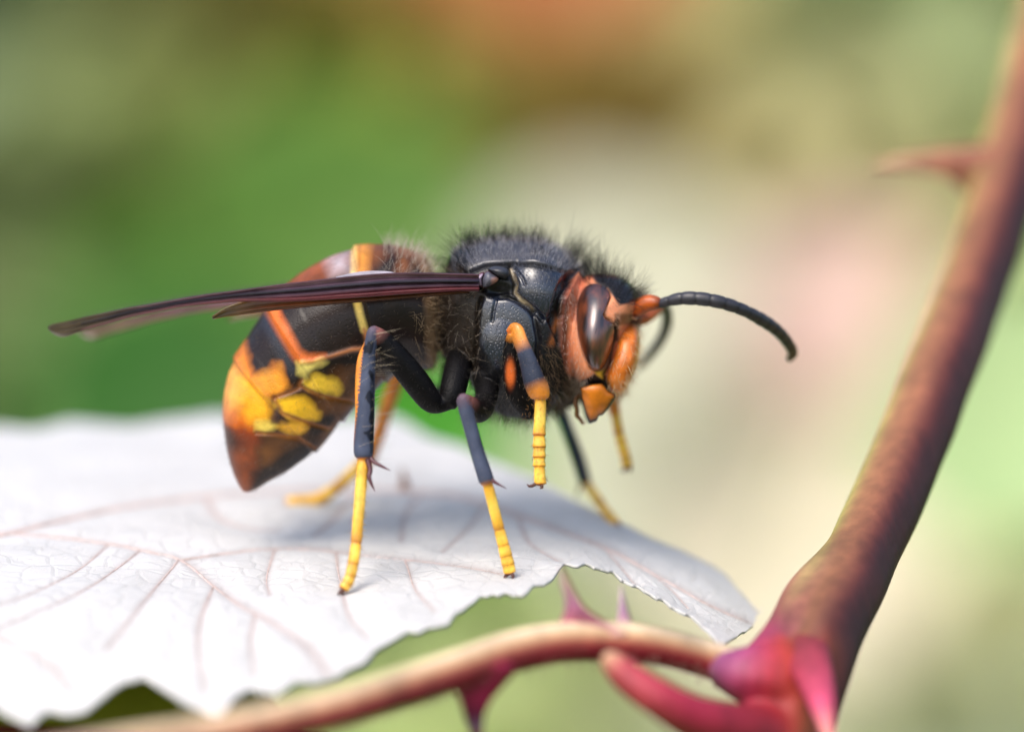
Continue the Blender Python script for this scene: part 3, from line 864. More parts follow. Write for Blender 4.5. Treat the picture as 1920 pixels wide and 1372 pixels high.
# ---- abdomen
AB = [(828,580,830,628,0.07),(822,548,822,660,0.20),(812,510,815,686,0.31),(795,480,798,694,0.37),(745,461,765,690,0.405),(705,458,745,700,0.415),(665,464,725,714,0.425),
      (605,488,700,735,0.43),(548,524,672,758,0.425),(503,572,642,788,0.41),(465,630,614,823,0.385),(440,672,590,846,0.36),(425,715,566,864,0.33),(418,765,541,882,0.29),(421,810,520,894,0.24),
      (427,850,500,905,0.18),(437,885,486,914,0.12),(447,908,473,920,0.06),(456,921,464,923,0.015)]
v, f = sections(AB, 10, p=2.1, nseg=96, steps=(6, 9, 11)); add_src(v, f, ABD)

# ---- legs (px, py, depth, radius px, colour)
K = np.array
BLK = K([0.005, 0.0045, 0.005]); SLATE = K([0.050, 0.060, 0.095]); YEL = K(srgb(244, 184, 56)); YEL2 = K(srgb(252, 206, 84)); OR = K(srgb(226, 140, 50)); RING = K(srgb(168, 92, 44)); KNEE = K(srgb(150, 96, 90)); ORD = K(srgb(200, 96, 40))
def ny(y): return -0.45+(y+0.45)*0.62 if y < -0.45 else y
def limb(rows, squash=None, nseg=20, nsub=7, adj=True):
    num = np.array([[a, b, (ny(y) if adj else y), r] for a, b, y, r, c in rows], float)
    c = catmull(num, nsub)
    C = np.array([P(a, b, y) for a, b, y, r in c]); R = np.maximum(c[:, 3], 1.5)/PPC
    cc = lerp_rows(np.array([q[4] for q in rows]), nsub)
    v, f = tube(C, R, nseg, squash)
    col = np.vstack([np.repeat(cc, nseg, axis=0), cc[:1], cc[-1:]])
    add_src(v, f, LEG, col)
    return C
FOOT = []
def tarsus(p0, segs, squash=0.8, foot=False):
    """segs: list of (px,py,y, r_base, r_tip); ends of the segments"""
    p0 = (p0[0], p0[1], ny(p0[2])); segs = [(s[0], s[1], ny(s[2]), s[3], s[4]) for s in segs]
    prev = p0
    if foot:
        a, b, y = segs[-1][:3]
        q = on_leaf(np.array([float(a)]), np.array([b+6.0]))[0]
        dy = q[1]-y; print('foot', a, b, y, '->', q[1])
        FOOT.append((y, dy, a, b))
        L = [math.hypot(s[0]-p0[0], s[1]-p0[1]) for s in segs]
        segs = [(s[0], s[1], s[2]+dy*l/L[-1], s[3], s[4]) for s, l in zip(segs, L)]
    for i, (a, b, y, r0, r1) in enumerate(segs):
        A = np.array(prev, float); B = np.array([a, b, y], float)
        r0 = (r0+r1)/2; rows = []
        last = i == len(segs)-1
        for t, r, c in ((0.0, r0*0.8, RING*0.5+YEL*0.5), (0.12, r0, YEL), (0.5, (r0+r1)/2, YEL2), (0.84, r1*0.98, YEL), (0.92, r1*(1.06 if a > 990 and a < 1030 else 1.0), YEL*0.7+RING*0.3), (0.98, r1*(1.04 if a > 990 and a < 1030 else 0.97), RING*(1.0 if a > 990 and a < 1030 else 0.6)+YEL*(0.0 if a > 990 and a < 1030 else 0.4)), (1.0, r1*0.8, RING)):
            q = A*(1-t)+B*t
            rows.append((q[0], q[1], q[2], r, c))
        limb(rows, squash, nsub=4, adj=False)
        prev = (a, b, y)
# near hind leg
limb([(862,672,-0.24,24,BLK),(856,700,-0.36,25,BLK),(848,735,-0.44,24,BLK),(838,760,-0.48,17,BLK)])
limb([(848,752,-0.46,14,BLK),(820,758,-0.50,17,BLK),(806,750,-0.54,22,BLK),(785,722,-0.60,25,BLK),(760,690,-0.66,25,BLK),(735,660,-0.71,23,BLK),(718,638,-0.75,18,BLK),(706,624,-0.77,12,KNEE*0.7),(700,621,-0.78,8,KNEE)])
limb([(708,624,-0.77,9,KNEE*0.6),(700,622,-0.78,11,SLATE*1.2+KNEE*0.2),(695,640,-0.80,10.5,SLATE*1.3),(691,680,-0.82,12.5,SLATE*1.25),(689,720,-0.84,14,SLATE*1.2),(687,765,-0.86,15.5,SLATE*1.2),(684,810,-0.88,17.5,SLATE*1.3),(682,842,-0.90,18.5,SLATE*1.4),(682,856,-0.90,16,SLATE),(682,860,-0.90,10,OR)])
limb([(690,642,-0.765,7,OR),(680,675,-0.78,10,OR),(677,720,-0.80,11,OR),(676,780,-0.82,10,OR),(672,830,-0.85,9,KNEE),(670,850,-0.86,7,KNEE)])
tarsus((681,858,-0.90), [(668,1018,-0.97,11,10.5),(662,1058,-0.99,9.5,10.5),(657,1080,-1.01,9.5,10.5),(651,1094,-1.02,9.5,10.5),(643,1104,-1.03,10,10)], foot=True)
# near middle leg
limb([(905,700,-0.22,22,BLK),(912,730,-0.34,22,BLK),(912,752,-0.44,20,BLK)])
limb([(912,750,-0.42,18,BLK),(902,764,-0.56,24,BLK*1.2),(893,768,-0.70,24,BLK*1.2),(884,762,-0.82,19,BLK),(874,752,-0.90,14,KNEE*0.5)])
limb([(877,752,-0.90,12,KNEE*0.6),(868,750,-0.92,12,SLATE+KNEE*0.25),(873,768,-0.92,13,SLATE*1.3),(882,800,-0.93,13,SLATE*1.2),(893,840,-0.94,13,SLATE*1.2),(904,875,-0.95,14,SLATE*1.3),(912,900,-0.96,14,SLATE*1.2),(914,908,-0.96,10,OR)])
tarsus((914,906,-0.96), [(936,992,-1.0,9.5,10.5),(944,1022,-1.02,9.5,11),(949,1042,-1.03,10,12),(953,1058,-1.04,10.5,12.5),(956,1074,-1.05,11,12)], foot=True)
# near front leg, lifted
limb([(1010,730,-0.20,26,BLK),(1000,755,-0.34,26,BLK),(985,768,-0.42,20,BLK)])
limb([(990,768,-0.40,18,BLK),(975,748,-0.46,20,BLK),(966,722,-0.50,20,BLK),(961,695,-0.53,19,BLK),(960,665,-0.56,17,BLK),(960,640,-0.60,13,BLK),(962,624,-0.64,10,OR)])
limb([(954,624,-0.64,7,ORD),(963,615,-0.66,10,OR),(970,620,-0.68,14,OR*1.1),(976,638,-0.70,15,OR*0.9+SLATE*0.3),(984,660,-0.71,17,SLATE*1.1),(993,686,-0.72,20,SLATE*0.8),(1001,712,-0.73,23,SLATE*0.7),(1009,730,-0.735,24,OR*0.7),(1014,743,-0.74,20,OR),(1015,749,-0.74,11,OR)], squash=0.7)
tarsus((1014,746,-0.74), [(1011,817,-0.78,9.5,11.5),(1011,838,-0.785,8.5,12.5),(1011,857,-0.79,8.5,12.5),(1011,874,-0.795,8.5,12),(1013,908,-0.80,8.5,11.5)], squash=0.65)
# far hind leg
limb([(850,690,0.22,22,BLK),(835,740,0.42,18,BLK),(800,735,0.55,20,BLK),(765,690,0.72,18,BLK),(750,660,0.80,12,OR)])
limb([(752,660,0.80,11,OR),(748,690,0.82,14,OR*0.9),(737,730,0.86,15,OR*0.9),(720,780,0.92,14,OR*0.9),(705,825,0.98,14,OR),(690,862,1.02,13,OR)])
tarsus((692,858,1.02), [(630,915,1.10,12,12),(600,935,1.12,12,13),(580,940,1.13,12,13),(560,940,1.14,12,13),(538,944,1.15,12,13)], foot=True)
# far middle leg
limb([(930,730,0.25,22,BLK),(985,760,0.45,20,BLK),(1030,748,0.65,16,BLK),(1046,740,0.80,12,BLK)])
limb([(1044,740,0.80,11,SLATE),(1052,770,0.84,12,SLATE*0.9+K([0,.012,0])),(1068,815,0.90,12.5,SLATE*0.8+K([0,.015,0])),(1084,860,0.96,13,SLATE*0.8),(1096,900,1.0,12,SLATE*0.8),(1099,908,1.0,9,OR)])
tarsus((1098,904,1.0), [(1128,948,1.08,8.5,9.5),(1138,962,1.11,8.5,9.5),(1147,972,1.13,8.5,9.5),(1156,983,1.15,9,9.5)], foot=True)
# far front leg, lifted
limb([(1020,740,0.22,24,BLK),(1070,745,0.38,18,BLK),(1120,700,0.46,16,BLK),(1136,680,0.48,11,OR)])
limb([(1134,680,0.48,10,OR),(1140,710,0.49,12,OR*0.9),(1147,745,0.50,13,OR*0.9),(1153,775,0.50,11,OR)])
tarsus((1152,765,0.50), [(1160,812,0.50,9.5,10),(1165,830,0.50,9,10.5),(1169,845,0.50,9,10.5),(1173,858,0.50,9,10.5),(1176,876,0.50,9.5,11)])

# ---- one continuous skin
def build_body():
    V = np.vstack(SRC_V); ids = np.concatenate(SRC_ID); cols = np.vstack(SRC_C)
    me = bpy.data.meshes.new('body_src'); me.from_pydata(V.tolist(), [], SRC_F); me.update()
    tmp = bpy.data.objects.new('body_src', me); link(tmp)
    bm = bmesh.new(); bm.from_mesh(me); bmesh.ops.recalc_face_normals(bm, faces=bm.faces); bm.to_mesh(me); bm.free()
    r = tmp.modifiers.new('r', 'REMESH'); r.mode = 'VOXEL'; r.voxel_size = 0.0062; r.adaptivity = 0
    s = tmp.modifiers.new('s', 'SMOOTH'); s.factor = 0.5; s.iterations = 3
    dg = bpy.context.evaluated_depsgraph_get()
    out = bpy.data.meshes.new_from_object(tmp.evaluated_get(dg))
    bpy.data.objects.remove(tmp)
    n = len(out.vertices)
    co = np.empty(n*3); out.vertices.foreach_get('co', co); co = co.reshape(-1, 3)
    no = np.empty(n*3); out.vertices.foreach_get('normal', no); no = no.reshape(-1, 3)
    kd = KDTree(len(V))
    for i, p in enumerate(V): kd.insert(p, i)
    kd.balance()
    idx = np.fromiter((kd.find(c)[1] for c in co), dtype=np.int64, count=n)
    cid = ids[idx]; C = cols[idx].copy()
    ay = np.abs(co[:, 1])
    kk = D/(D-ay)
    px = 960+PPC*co[:, 0]*kk; py = 686-PPC*co[:, 2]*kk
    wob = noise3(co*22, 20)*2.0
    pw, qw = px+wob, py+noise3(co*22, 21)*2.0
    hp = in_poly(px, py, [(1090,500),(1074,535),(1061,562),(1054,600),(1052,650),(1058,690),(1072,720),(1090,745),(1160,760),(1230,700),(1230,500),(1120,480)], 0.1) > 0.5
    cid = np.where((cid == THX) & hp & (ay > 0.13), HED, cid)
    prop = np.zeros((n, 3)); prop[:, 0] = 0.38; prop[:, 1] = 0.1
    disp = np.zeros(n)
    def paint(mask, col):
        C[:] = C*(1-mask[:, None])+np.array(col)*mask[:, None]
    # ---------------- thorax
    t = cid == THX
    C[t] = [0.006, 0.006, 0.008]
    prop[t, 0] = 0.34; prop[t, 1] = 0.5; prop[t, 2] = 0.12
    tm = t.astype(float)
    side = np.clip((ay-0.12)/0.1, 0, 1)*tm
    scut = [(884,508),(910,497),(957,494),(1000,493),(1030,499),(1062,510),(1090,524)]
    prn = [(957,498),(962,515),(967,531),(965,548),(976,561),(992,573),(1003,584),(1018,600)]
    for L, wd, dp in ((scut, 3.2, 0.028), (prn, 4.0, 0.03), ([(903,560),(897,578),(895,612),(892,650),(884,690)], 4, 0.03), ([(931,558),(926,580),(923,602)], 2.5, 0.014),
                      ([(936,556),(950,556),(968,564),(988,577),(1000,588)], 3.5, 0.022), ([(1062,512),(1048,533),(1041,556),(1034,580),(1028,602)], 3.0, 0.02), ([(1000,588),(1010,640),(1000,700)], 5, 0.02),
                      ([(966,505),(978,520),(984,534)], 2.2, 0.016), ([(858,500),(880,520),(905,540)], 5, 0.03)):
        d = line_dist(px, py, L)
        disp -= side*dp*np.exp(-(d/wd)**2)
    # hollow under the wing base
    disp -= side*0.05*np.exp(-((px-935)/22)**2-((py-545)/12)**2)
    # front of pronotum falls back to the neck
    fr = in_poly(px, py, [(1070,508),(1050,532),(1044,556),(1036,580),(1030,604),(1045,640),(1070,700),(1120,700),(1120,500)], 4)
    disp -= side*0.05*fr
    # scutum top: greyer felted
    sm = in_poly(px, py, [(870,470),(884,508),(910,495),(957,492),(1000,491),(1030,497),(1062,508),(1098,522),(1110,440),(860,430)], 3)*tm
    paint(sm*0.9, (0.045, 0.045, 0.058)); prop[:, 0] = prop[:, 0]*(1-sm)+0.36*sm; prop[:, 2] = prop[:, 2]*(1-sm)+0.45*sm
    # shiny pitted side plates
    pl = (in_poly(px, py, [(960,500),(1060,512),(1045,535),(1036,570),(1026,604),(1000,588),(976,563),(966,548),(968,530)], 3)
          + in_poly(px, py, [(904,560),(936,556),(968,566),(1000,590),(1008,640),(990,690),(930,690),(897,640)], 4)).clip(0, 1)*tm
    prop[:, 0] = prop[:, 0]*(1-pl)+0.26*pl; prop[:, 2] = prop[:, 2]*(1-pl)+0.6*pl; prop[:, 1] = prop[:, 1]*(1-pl)+0.6*pl
    paint(pl, (0.008, 0.012, 0.028))  # blue sky sheen tinted into the base colour of the black plates
    # pale ridge along the pronotum and the red shoulder mark
    d = line_dist(px, py, [(958,500),(964,519),(969,531),(966,546),(976,561),(992,573),(1001,583)])
    paint(np.exp(-(d/2.6)**2)*side*0.85, (0.34, 0.26, 0.15)); disp += side*0.012*np.exp(-(d/2.4)**2)
    d = line_dist(px, py, [(1068,513),(1058,519),(1051,529),(1048,540)])
    paint(np.exp(-(d/3.6)**2)*side, (0.42, 0.045, 0.015))
    d = line_dist(px, py, [(1044,548),(1036,570),(1031,590)])
    paint(np.exp(-(d/2.0)**2)*side*0.8, (0.30, 0.30, 0.32))
    d = line_dist(px, py, [(1052,600),(1042,625),(1034,645)])
    paint(np.exp(-(d/6)**2)*side*0.8, (0.30, 0.09, 0.02))
    # propodeum brown
    pr = in_poly(pw, qw, [(800,480),(862,500),(905,545),(900,600),(893,690),(870,720),(800,720)], 12)*tm
    paint(pr*0.8, (0.022, 0.014, 0.009)); prop[:, 0] = prop[:, 0]*(1-pr)+0.55*pr
    # ---------------- head
    h = cid == HED; hm = h.astype(float)
    C[h] = srgb(230, 148, 106); C[h] = C[h]*(1+0.12*noise3(co[h]*12, 23)[:, None]); prop[h, 0] = 0.40; prop[h, 1] = 0.25; prop[h, 2] = 0.1
    paint(in_poly(pw, qw, [(1050,560),(1080,520),(1130,505),(1100,535),(1086,560),(1080,600),(1070,600)], 6)*hm*0.5, srgb(160, 50, 36))
    blackcap = in_poly(pw, qw, [(1100,500),(1118,528),(1140,540),(1150,556),(1160,572),(1182,570),(1200,560),(1230,540),(1160,490)], 2.5)*hm
    paint(blackcap, (0.013, 0.012, 0.014)); prop[:, 0] = prop[:, 0]*(1-blackcap)+0.3*blackcap; prop[:, 1] = prop[:, 1]*(1-blackcap)+0.6*blackcap
    paint(np.clip((px-1150)/4, 0, 1)*np.clip((612-py)/6, 0, 1)*np.clip((py-585)/6, 0, 1)*hm*0.6, (0.05, 0.015, 0.008))
    paint(in_poly(pw, qw, [(1158,590),(1160,640),(1150,642),(1152,605)], 3)*hm, (0.02, 0.008, 0.006))
    paint(in_poly(pw, qw, [(1113,698),(1120,706),(1129,712),(1136,690),(1126,695)], 1.5)*hm, srgb(232, 180, 50))
    eyeline = line_dist(px, py, EYE_OUT+EYE_OUT[:1])
    paint(np.exp(-(eyeline/3.2)**2)*hm*0.95, (0.014, 0.010, 0.014)); disp -= hm*0.014*np.exp(-(eyeline/4)**2)*(ay > 0.2)
    low = in_poly(pw, qw, [(1072,706),(1088,717),(1112,700),(1124,706),(1134,712),(1140,720),(1146,760),(1070,760)], 2)*hm
    paint(low, (0.012, 0.008, 0.008))
    back = in_poly(px, py, [(1040,500),(1092,520),(1068,555),(1058,600),(1054,650),(1062,690),(1076,718),(1040,740)], 3)*hm
    paint(np.clip((1068-px)/7, 0, 1)*hm*0.85, (0.05, 0.014, 0.012))
    paint(back*0.35, (0.16, 0.04, 0.03))
    d = line_dist(px, py, [(1156,606),(1152,640),(1143,682),(1132,700),(1136,720),(1144,737)])
    paint(np.exp(-(d/4.5)**2)*hm*0.95, (0.015, 0.008, 0.006))
    # ---------------- abdomen
    a = cid == ABD; am = a.astype(float)
    mo2 = 1.0; DK = (0.016, 0.009, 0.008); ORB = srgb(206, 108, 48); YL = srgb(232, 172, 38); PY = srgb(238, 206, 110)
    C[a] = DK; prop[a, 0] = 0.40; prop[a, 1] = 0.35; prop[a, 2] = 0.10
    SOFT[0] = 2.2; pw = px+noise3(co*13, 30)*6+noise3(co*45, 32)*3; qw = py+noise3(co*13, 31)*6+noise3(co*45, 33)*3
    # first tergite: rusty on top, pale rim to the waist
    paint(in_poly(pw, qw, [(722,440),(722,478),(700,500),(690,540),(672,560),(672,440)], 7)*am*0.7, srgb(134, 78, 40))
    paint(in_poly(pw, qw, [(740,450),(752,490),(748,520),(762,520),(772,480),(800,500),(810,470),(780,440)], 7)*am*0.8, srgb(150, 92, 54))
    paint(in_poly(px, py, [(786,468),(798,520),(803,600),(806,680),(825,700),(830,560),(810,500)], 5)*am*0.75, srgb(176, 140, 104))
    # cream rim of tergite 1
    d = line_dist(px, py, [(664,440),(664,470),(663,520),(668,560),(675,590),(683,618)])
    paint(np.clip(1.4-d/7.0, 0, 1)*am, PY)
    paint(in_poly(px, py, [(668,440),(700,440),(690,480),(684,540),(670,545)], 5)*am*0.9, srgb(226, 150, 60))
    d = line_dist(px, py, [(683,618),(690,645),(700,665)])
    paint(np.exp(-(d/4.5)**2)*am*0.9, srgb(186, 120, 76))
    # tergite 2: brown orange blush on top, seam line
    paint(in_poly(pw, qw, [(655,440),(652,500),(600,520),(560,540),(520,560),(500,540),(560,480)], 10)*am*0.75, srgb(176, 92, 46))
    paint(in_poly(px, py, [(650,470),(654,505),(625,512),(612,480)], 9)*am*0.7, srgb(190, 190, 200))
    d = line_dist(px, py, [(698,652),(660,655),(620,668),(590,677),(566,680)])
    paint(np.exp(-(d/4.5)**2)*am*0.95, srgb(190, 122, 76)); disp += am*0.012*np.exp(-(d/5)**2)
    paint(in_poly(px, py, [(566,684),(700,658),(715,700),(690,700),(640,690),(585,700)], 4)*am, (0.010, 0.008, 0.008))
    # orange rim of tergite 2
    paint(in_poly(px, py, [(496,570),(515,560),(528,590),(545,620),(563,655),(578,664),(610,664),(600,680),(560,684),(545,668),(520,625),(500,590)], 3)*am, srgb(222, 112, 46))
    paint(in_poly(px, py, [(492,575),(500,590),(520,627),(543,668),(560,690),(556,712),(540,700),(516,655),(495,612)], 4)*am*0.8, (0.03, 0.035, 0.05))
    # tergite 3
    paint(in_poly(pw, qw, [(458,640),(470,700),(500,700),(510,682),(530,686),(540,720),(556,722),(540,738),(515,745),(480,740),(440,700),(430,680)], 4)*am, srgb(228, 130, 40))
    paint(in_poly(pw, qw, [(480,705),(525,690),(540,722),(515,740),(490,732)], 5)*am*0.8, srgb(236, 162, 46))
    # tergite 4: the broad yellow band
    paint(in_poly(pw, qw, [(412,690),(436,688),(470,720),(500,748),(514,770),(512,792),(495,802),(470,800),(440,790),(410,780)], 4)*am, srgb(244, 174, 36))
    paint(in_poly(pw, qw, [(405,740),(440,760),(470,788),(495,802),(480,815),(430,800),(405,790)], 6)*am*0.85, srgb(196, 84, 26))
    paint(in_poly(px, py, [(405,680),(440,690),(448,730),(430,780),(405,780)], 10)*am*0.45, srgb(240, 176, 140))
    # hind tergites: reddish brown
    paint(in_poly(pw, qw, [(400,790),(440,800),(490,818),(500,850),(480,880),(490,940),(400,940)], 6)*am*0.85, srgb(122, 52, 18)); paint(in_poly(pw, qw, [(400,790),(600,790),(600,950),(400,950)], 6)*am*np.clip(noise3(co*11, 36)*1.4, 0, 1)*0.8, (0.03, 0.012, 0.005))
    paint(in_poly(pw, qw, [(440,850),(470,850),(480,900),(490,940),(430,940)], 10)*am*0.5, srgb(186, 92, 40))
    # sternites with yellow patches
    st = in_poly(pw, qw, [(560,700),(700,690),(740,720),(600,870),(470,940),(480,850),(510,800),(545,790),(520,745)], 5)*am
    mot = np.clip(noise3(co*16, 35)*0.5+0.5, 0, 1)
    paint(st, (0.018, 0.010, 0.006)); paint(st*np.clip(mot*1.6-0.5, 0, 1)*0.85, srgb(120, 74, 28))
    for poly, cc in (([(562,684),(600,678),(606,682),(590,696),(574,708),(562,700)], (226, 208, 110)),
                     ([(576,712),(600,706),(628,712),(640,728),(634,740),(610,740),(588,730)], (236, 196, 60)),
                     ([(516,750),(545,738),(575,740),(590,756),(604,770),(600,786),(570,788),(540,776),(520,765)], (240, 188, 40)),
                     ([(486,795),(505,790),(520,796),(515,806),(498,812),(484,806)], (236, 206, 90)),
                     ([(522,798),(545,786),(570,790),(580,802),(566,812),(540,812)], (236, 176, 50))):
        paint(in_poly(pw, qw, poly, 3)*am, srgb(*cc))
    for L in ([(566,712),(560,722),(600,742),(640,750),(672,756)], [(513,745),(530,775),(575,792),(620,806)], [(480,812),(520,815),(560,822),(590,840)], [(560,728),(545,735),(515,745)]):
        d = line_dist(px, py, L)
        paint(np.exp(-(d/4)**2)*am*0.8, srgb(150, 92, 44)); disp -= am*0.01*np.exp(-(d/4)**2)
    paint(np.exp(-(line_dist(px, py, [(520,768),(512,790),(520,790)])/6)**2)*am*0.8, (0.08, 0.04, 0.03))
    SOFT[0] = 1.0
    # ---------------- legs
    g = cid == LEG
    prop[g, 0] = 0.5; prop[g, 1] = 0.4; yl = g & (C[:, 0] > 0.4); prop[yl, 0] = 0.36; prop[yl, 2] = 0.2; C[g] *= (1+0.16*noise3(co[g]*np.array([40, 40, 18]), 60)[:, None])
    near = g & (co[:, 1] < -0.5)
    fp = g & (co[:, 1] < -0.3) & (co[:, 1] > -0.575) & (px > 930)
    m = np.exp(-(((px-957)/9)**2+((py-700)/26)**2)**2)*fp
    paint(m, srgb(206, 100, 44))
    spots = near & (noise3(co*np.array([75, 75, 40]), 40) > 0.8-0.9*np.clip((px-686)/8, 0, 1)) & (px > 680) & (px < 700) & (py > 640) & (py < 850)
    C[spots] = C[spots]*0.25
    edge = near & (px > 694-(py-640)*0.0) & (px < 702) & (py > 700) & (py < 850)
    C[edge] = C[edge]*0.4
    co2 = co+no*disp[:, None]
    out.vertices.foreach_set('co', co2.ravel())
    out.update()
    for nm, arr in (('Col', C), ('Prop', prop)):
        at = out.color_attributes.new(nm, 'FLOAT_COLOR', 'POINT')
        c4 = np.ones((n, 4), np.float32); c4[:, :3] = np.clip(arr, 0, 1); at.data.foreach_set('color', c4.ravel())
    out.materials.clear(); out.materials.append(M_BODY)
    out.polygons.foreach_set('use_smooth', [True]*len(out.polygons))
    out.name = 'body'
    o = bpy.data.objects.new('body', out); link(o)
    o.parent = HORNET; o.matrix_parent_inverse = Matrix.Translation(HORNET.location).inverted()
    return o, co2, cid
EYE_OUT = [(1119,532),(1131,536),(1140,545),(1143,556),(1136,568),(1127,577),(1124,585),(1132,596),(1145,602),(1150,610),(1152,624),(1147,652),(1137,680),(1128,692),(1120,696),(1109,690),(1095,666),(1085,634),(1081,600),(1083,566),(1093,543),(1106,533)]
BODY, BCO, BID = build_body()
print('body verts', len(BCO), 'faces', len(BODY.data.polygons))

# ---- surface lookup on the finished skin
me = BODY.data
NP = len(me.polygons)
cen = np.empty(NP*3); me.polygons.foreach_get('center', cen); cen = cen.reshape(-1, 3)
nor = np.empty(NP*3); me.polygons.foreach_get('normal', nor); nor = nor.reshape(-1, 3)
fid = np.empty(len(me.loops), dtype=np.int32); me.loops.foreach_get('vertex_index', fid)
ls0 = np.empty(NP, dtype=np.int32); me.polygons.foreach_get('loop_start', ls0)
FCID = BID[fid[ls0]]
FK = D/(D-np.abs(cen[:, 1]))
FPX = 960+PPC*cen[:, 0]*FK; FPY = 686-PPC*cen[:, 2]*FK
FPXr = 960+PPC*cen[:, 0]*D/(D+cen[:, 1]); FPYr = 686-PPC*cen[:, 2]*D/(D+cen[:, 1])

def head_y(px, py, side):
    y = side*0.35
    for _ in range(3):
        p = P(px, py, -abs(y)) if True else None
        h = HEADBV.ray_cast(Vector((p[0], side*3.0, p[2])), Vector((0, -side, 0)))
        if h[0] is None: return side*0.25
        y = h[0].y
    return y

# ---- eyes
def make_eye(side):
    O = catmull(np.array(EYE_OUT+EYE_OUT[:1], float), 6)[:-1]
    c0 = np.array([1115.0, 628.0])
    n = len(O); rings = [0.0, 0.08, 0.18, 0.3, 0.42, 0.54, 0.66, 0.76, 0.85, 0.92, 0.97, 1.0, 1.015]
    V = []; F = []
    yb = np.array([head_y(*(c0+(q-c0)*0.98), side) for q in O])
    yb = np.convolve(np.concatenate([yb[-8:], yb, yb[:8]]), np.ones(9)/9, 'same')[8:-8]
    yc = head_y(c0[0], c0[1], side)
    for r in rings:
        for i, q in enumerate(O):
            rr = min(r, 1.0); th = math.atan2(q[1]-c0[1], q[0]-c0[0])
            el = c0+np.array([31*math.cos(th)*1.0, 82*math.sin(th)])/1.0*1.0
            dd = q-c0; le = 1/math.sqrt((math.cos(th)/31)**2+(math.sin(th)/82)**2)
            el = c0+np.array([math.cos(th), math.sin(th)])*le
            k3 = rr**4; pp = c0+((el-c0)*(1-k3)+dd*k3)*rr*(1.0 if r <= 1 else 0.99)
            base = abs(head_y(pp[0], pp[1], side))+0.008*(r <= 1)
            bul = 0.070*max(0, 1-r**2)**0.7*(1+0.45*(pp[1]-c0[1])/80.0)
            y = -(base+bul-0.006) if r <= 1 else -(base-0.03)
            w = P(pp[0], pp[1], y)
            V.append([w[0], -side*y*-1 if False else (y if side < 0 else -y), w[2]])
    for k in range(len(rings)-1):
        for i in range(n):
            j = (i+1) % n
            F.append([k*n+i, k*n+j, (k+1)*n+j, (k+1)*n+i] if side < 0 else [k*n+i, (k+1)*n+i, (k+1)*n+j, k*n+j])
    o = mesh('eye', V, F, M_EYE, HORNET, True)
    bm = bmesh.new(); bm.from_mesh(o.data); bmesh.ops.remove_doubles(bm, verts=bm.verts, dist=1e-5); bmesh.ops.recalc_face_normals(bm, faces=bm.faces); bm.to_mesh(o.data); bm.free()
    return o
make_eye(-1); make_eye(1)

# ---- clypeus
def rows_solid(name, rows, mat, col, p=2.3, yoff=0.0, nsub=6, nseg=48):
    v, f = sections(rows, nsub, p, nseg)
    v[:, 1] += yoff
    o = mesh(name, v, f, mat, HORNET, True, col(v))
    bm = bmesh.new(); bm.from_mesh(o.data); bmesh.ops.recalc_face_normals(bm, faces=bm.faces); bm.to_mesh(o.data); bm.free()
    return o
def clyp_col(v):
    pyy = 686-PPC*v[:, 2]
    c = np.tile(srgb(224, 122, 40), (len(v), 1))
    k = np.clip((pyy-700)/30, 0, 1)[:, None]
    c = c*(1-k)+np.array(srgb(234, 146, 50))*k
    c = c*(1+0.18*noise3(v*9, 50)[:, None])
    pxx = 960+PPC*v[:, 0]
    m = np.exp(-(((pxx-1178)/14)**2+((pyy-702)/14)**2))[:, None]
    return np.clip(c*(1-0.35*m), 0, 1)
rows_solid('clypeus', [(1172,604,1190,606,0.08),(1158,618,1196,616,0.23),(1150,636,1199,634,0.33),(1146,658,1198,658,0.375),(1139,680,1194,682,0.395),(1130,702,1186,704,0.385),(1133,718,1177,722,0.35),(1141,732,1169,734,0.28),(1150,740,1160,742,0.13)], M_ORANGE, clyp_col, p=3.2)

# ---- mandibles
MAND = [(1087,726),(1100,722),(1115,719),(1128,718),(1136,725),(1142,733),(1155,741),(1148,756),(1139,768),(1130,778),(1123,780),(1119,789),(1112,792),(1105,794),(1100,785),(1096,771),(1092,755),(1089,740)]
def make_mandible(side):
    O = catmull(np.array(MAND+MAND[:1], float), 4)[:-1]; c0 = np.array([1117.0, 750.0]); n = len(O)
    V = []; F = []; C = []
    rings = [0.0, 0.2, 0.4, 0.6, 0.75, 0.86, 0.93, 0.98, 1.0]
    def yc(py): return 0.31-0.10*(py-720)/75.0
    for front in (1, 0):
        for r in rings:
            for q in O:
                phi = math.atan2(q[1]-c0[1], q[0]-c0[0]); le = 1/math.sqrt((math.cos(phi)/26)**2+(math.sin(phi)/33)**2)
                k4 = r**3; pp = c0+(np.array([math.cos(phi), math.sin(phi)])*le*(1-k4)+(q-c0)*k4)*r
                th = 0.065*max(0, 1-r**2.6)**0.5
                y = yc(pp[1])+(th if front else -th)
                w = P(pp[0], pp[1], -y)
                V.append([w[0], -y if side < 0 else y, w[2]])
                col = np.array(srgb(222, 128, 22))*(1-0.15*r)
                dk = np.clip((r-0.90)/0.07, 0, 1)
                if pp[1] > 748: dk = max(dk, float(np.clip((r-0.84)/0.06, 0, 1)))
                C.append(col*(1-dk)+np.array([0.012, 0.008, 0.006])*dk)
    m = len(rings)
    for s in (0, 1):
        for k in range(m-1):
            for i in range(n):
                j = (i+1) % n; b = s*m*n
                F.append([b+k*n+i, b+k*n+j, b+(k+1)*n+j, b+(k+1)*n+i])
    o = mesh('mandible', V, F, M_ORANGE, HORNET, True, C)
    bm = bmesh.new(); bm.from_mesh(o.data); bmesh.ops.remove_doubles(bm, verts=bm.verts, dist=1e-5); bmesh.ops.recalc_face_normals(bm, faces=bm.faces); bm.to_mesh(o.data); bm.free()
make_mandible(-1); make_mandible(1)

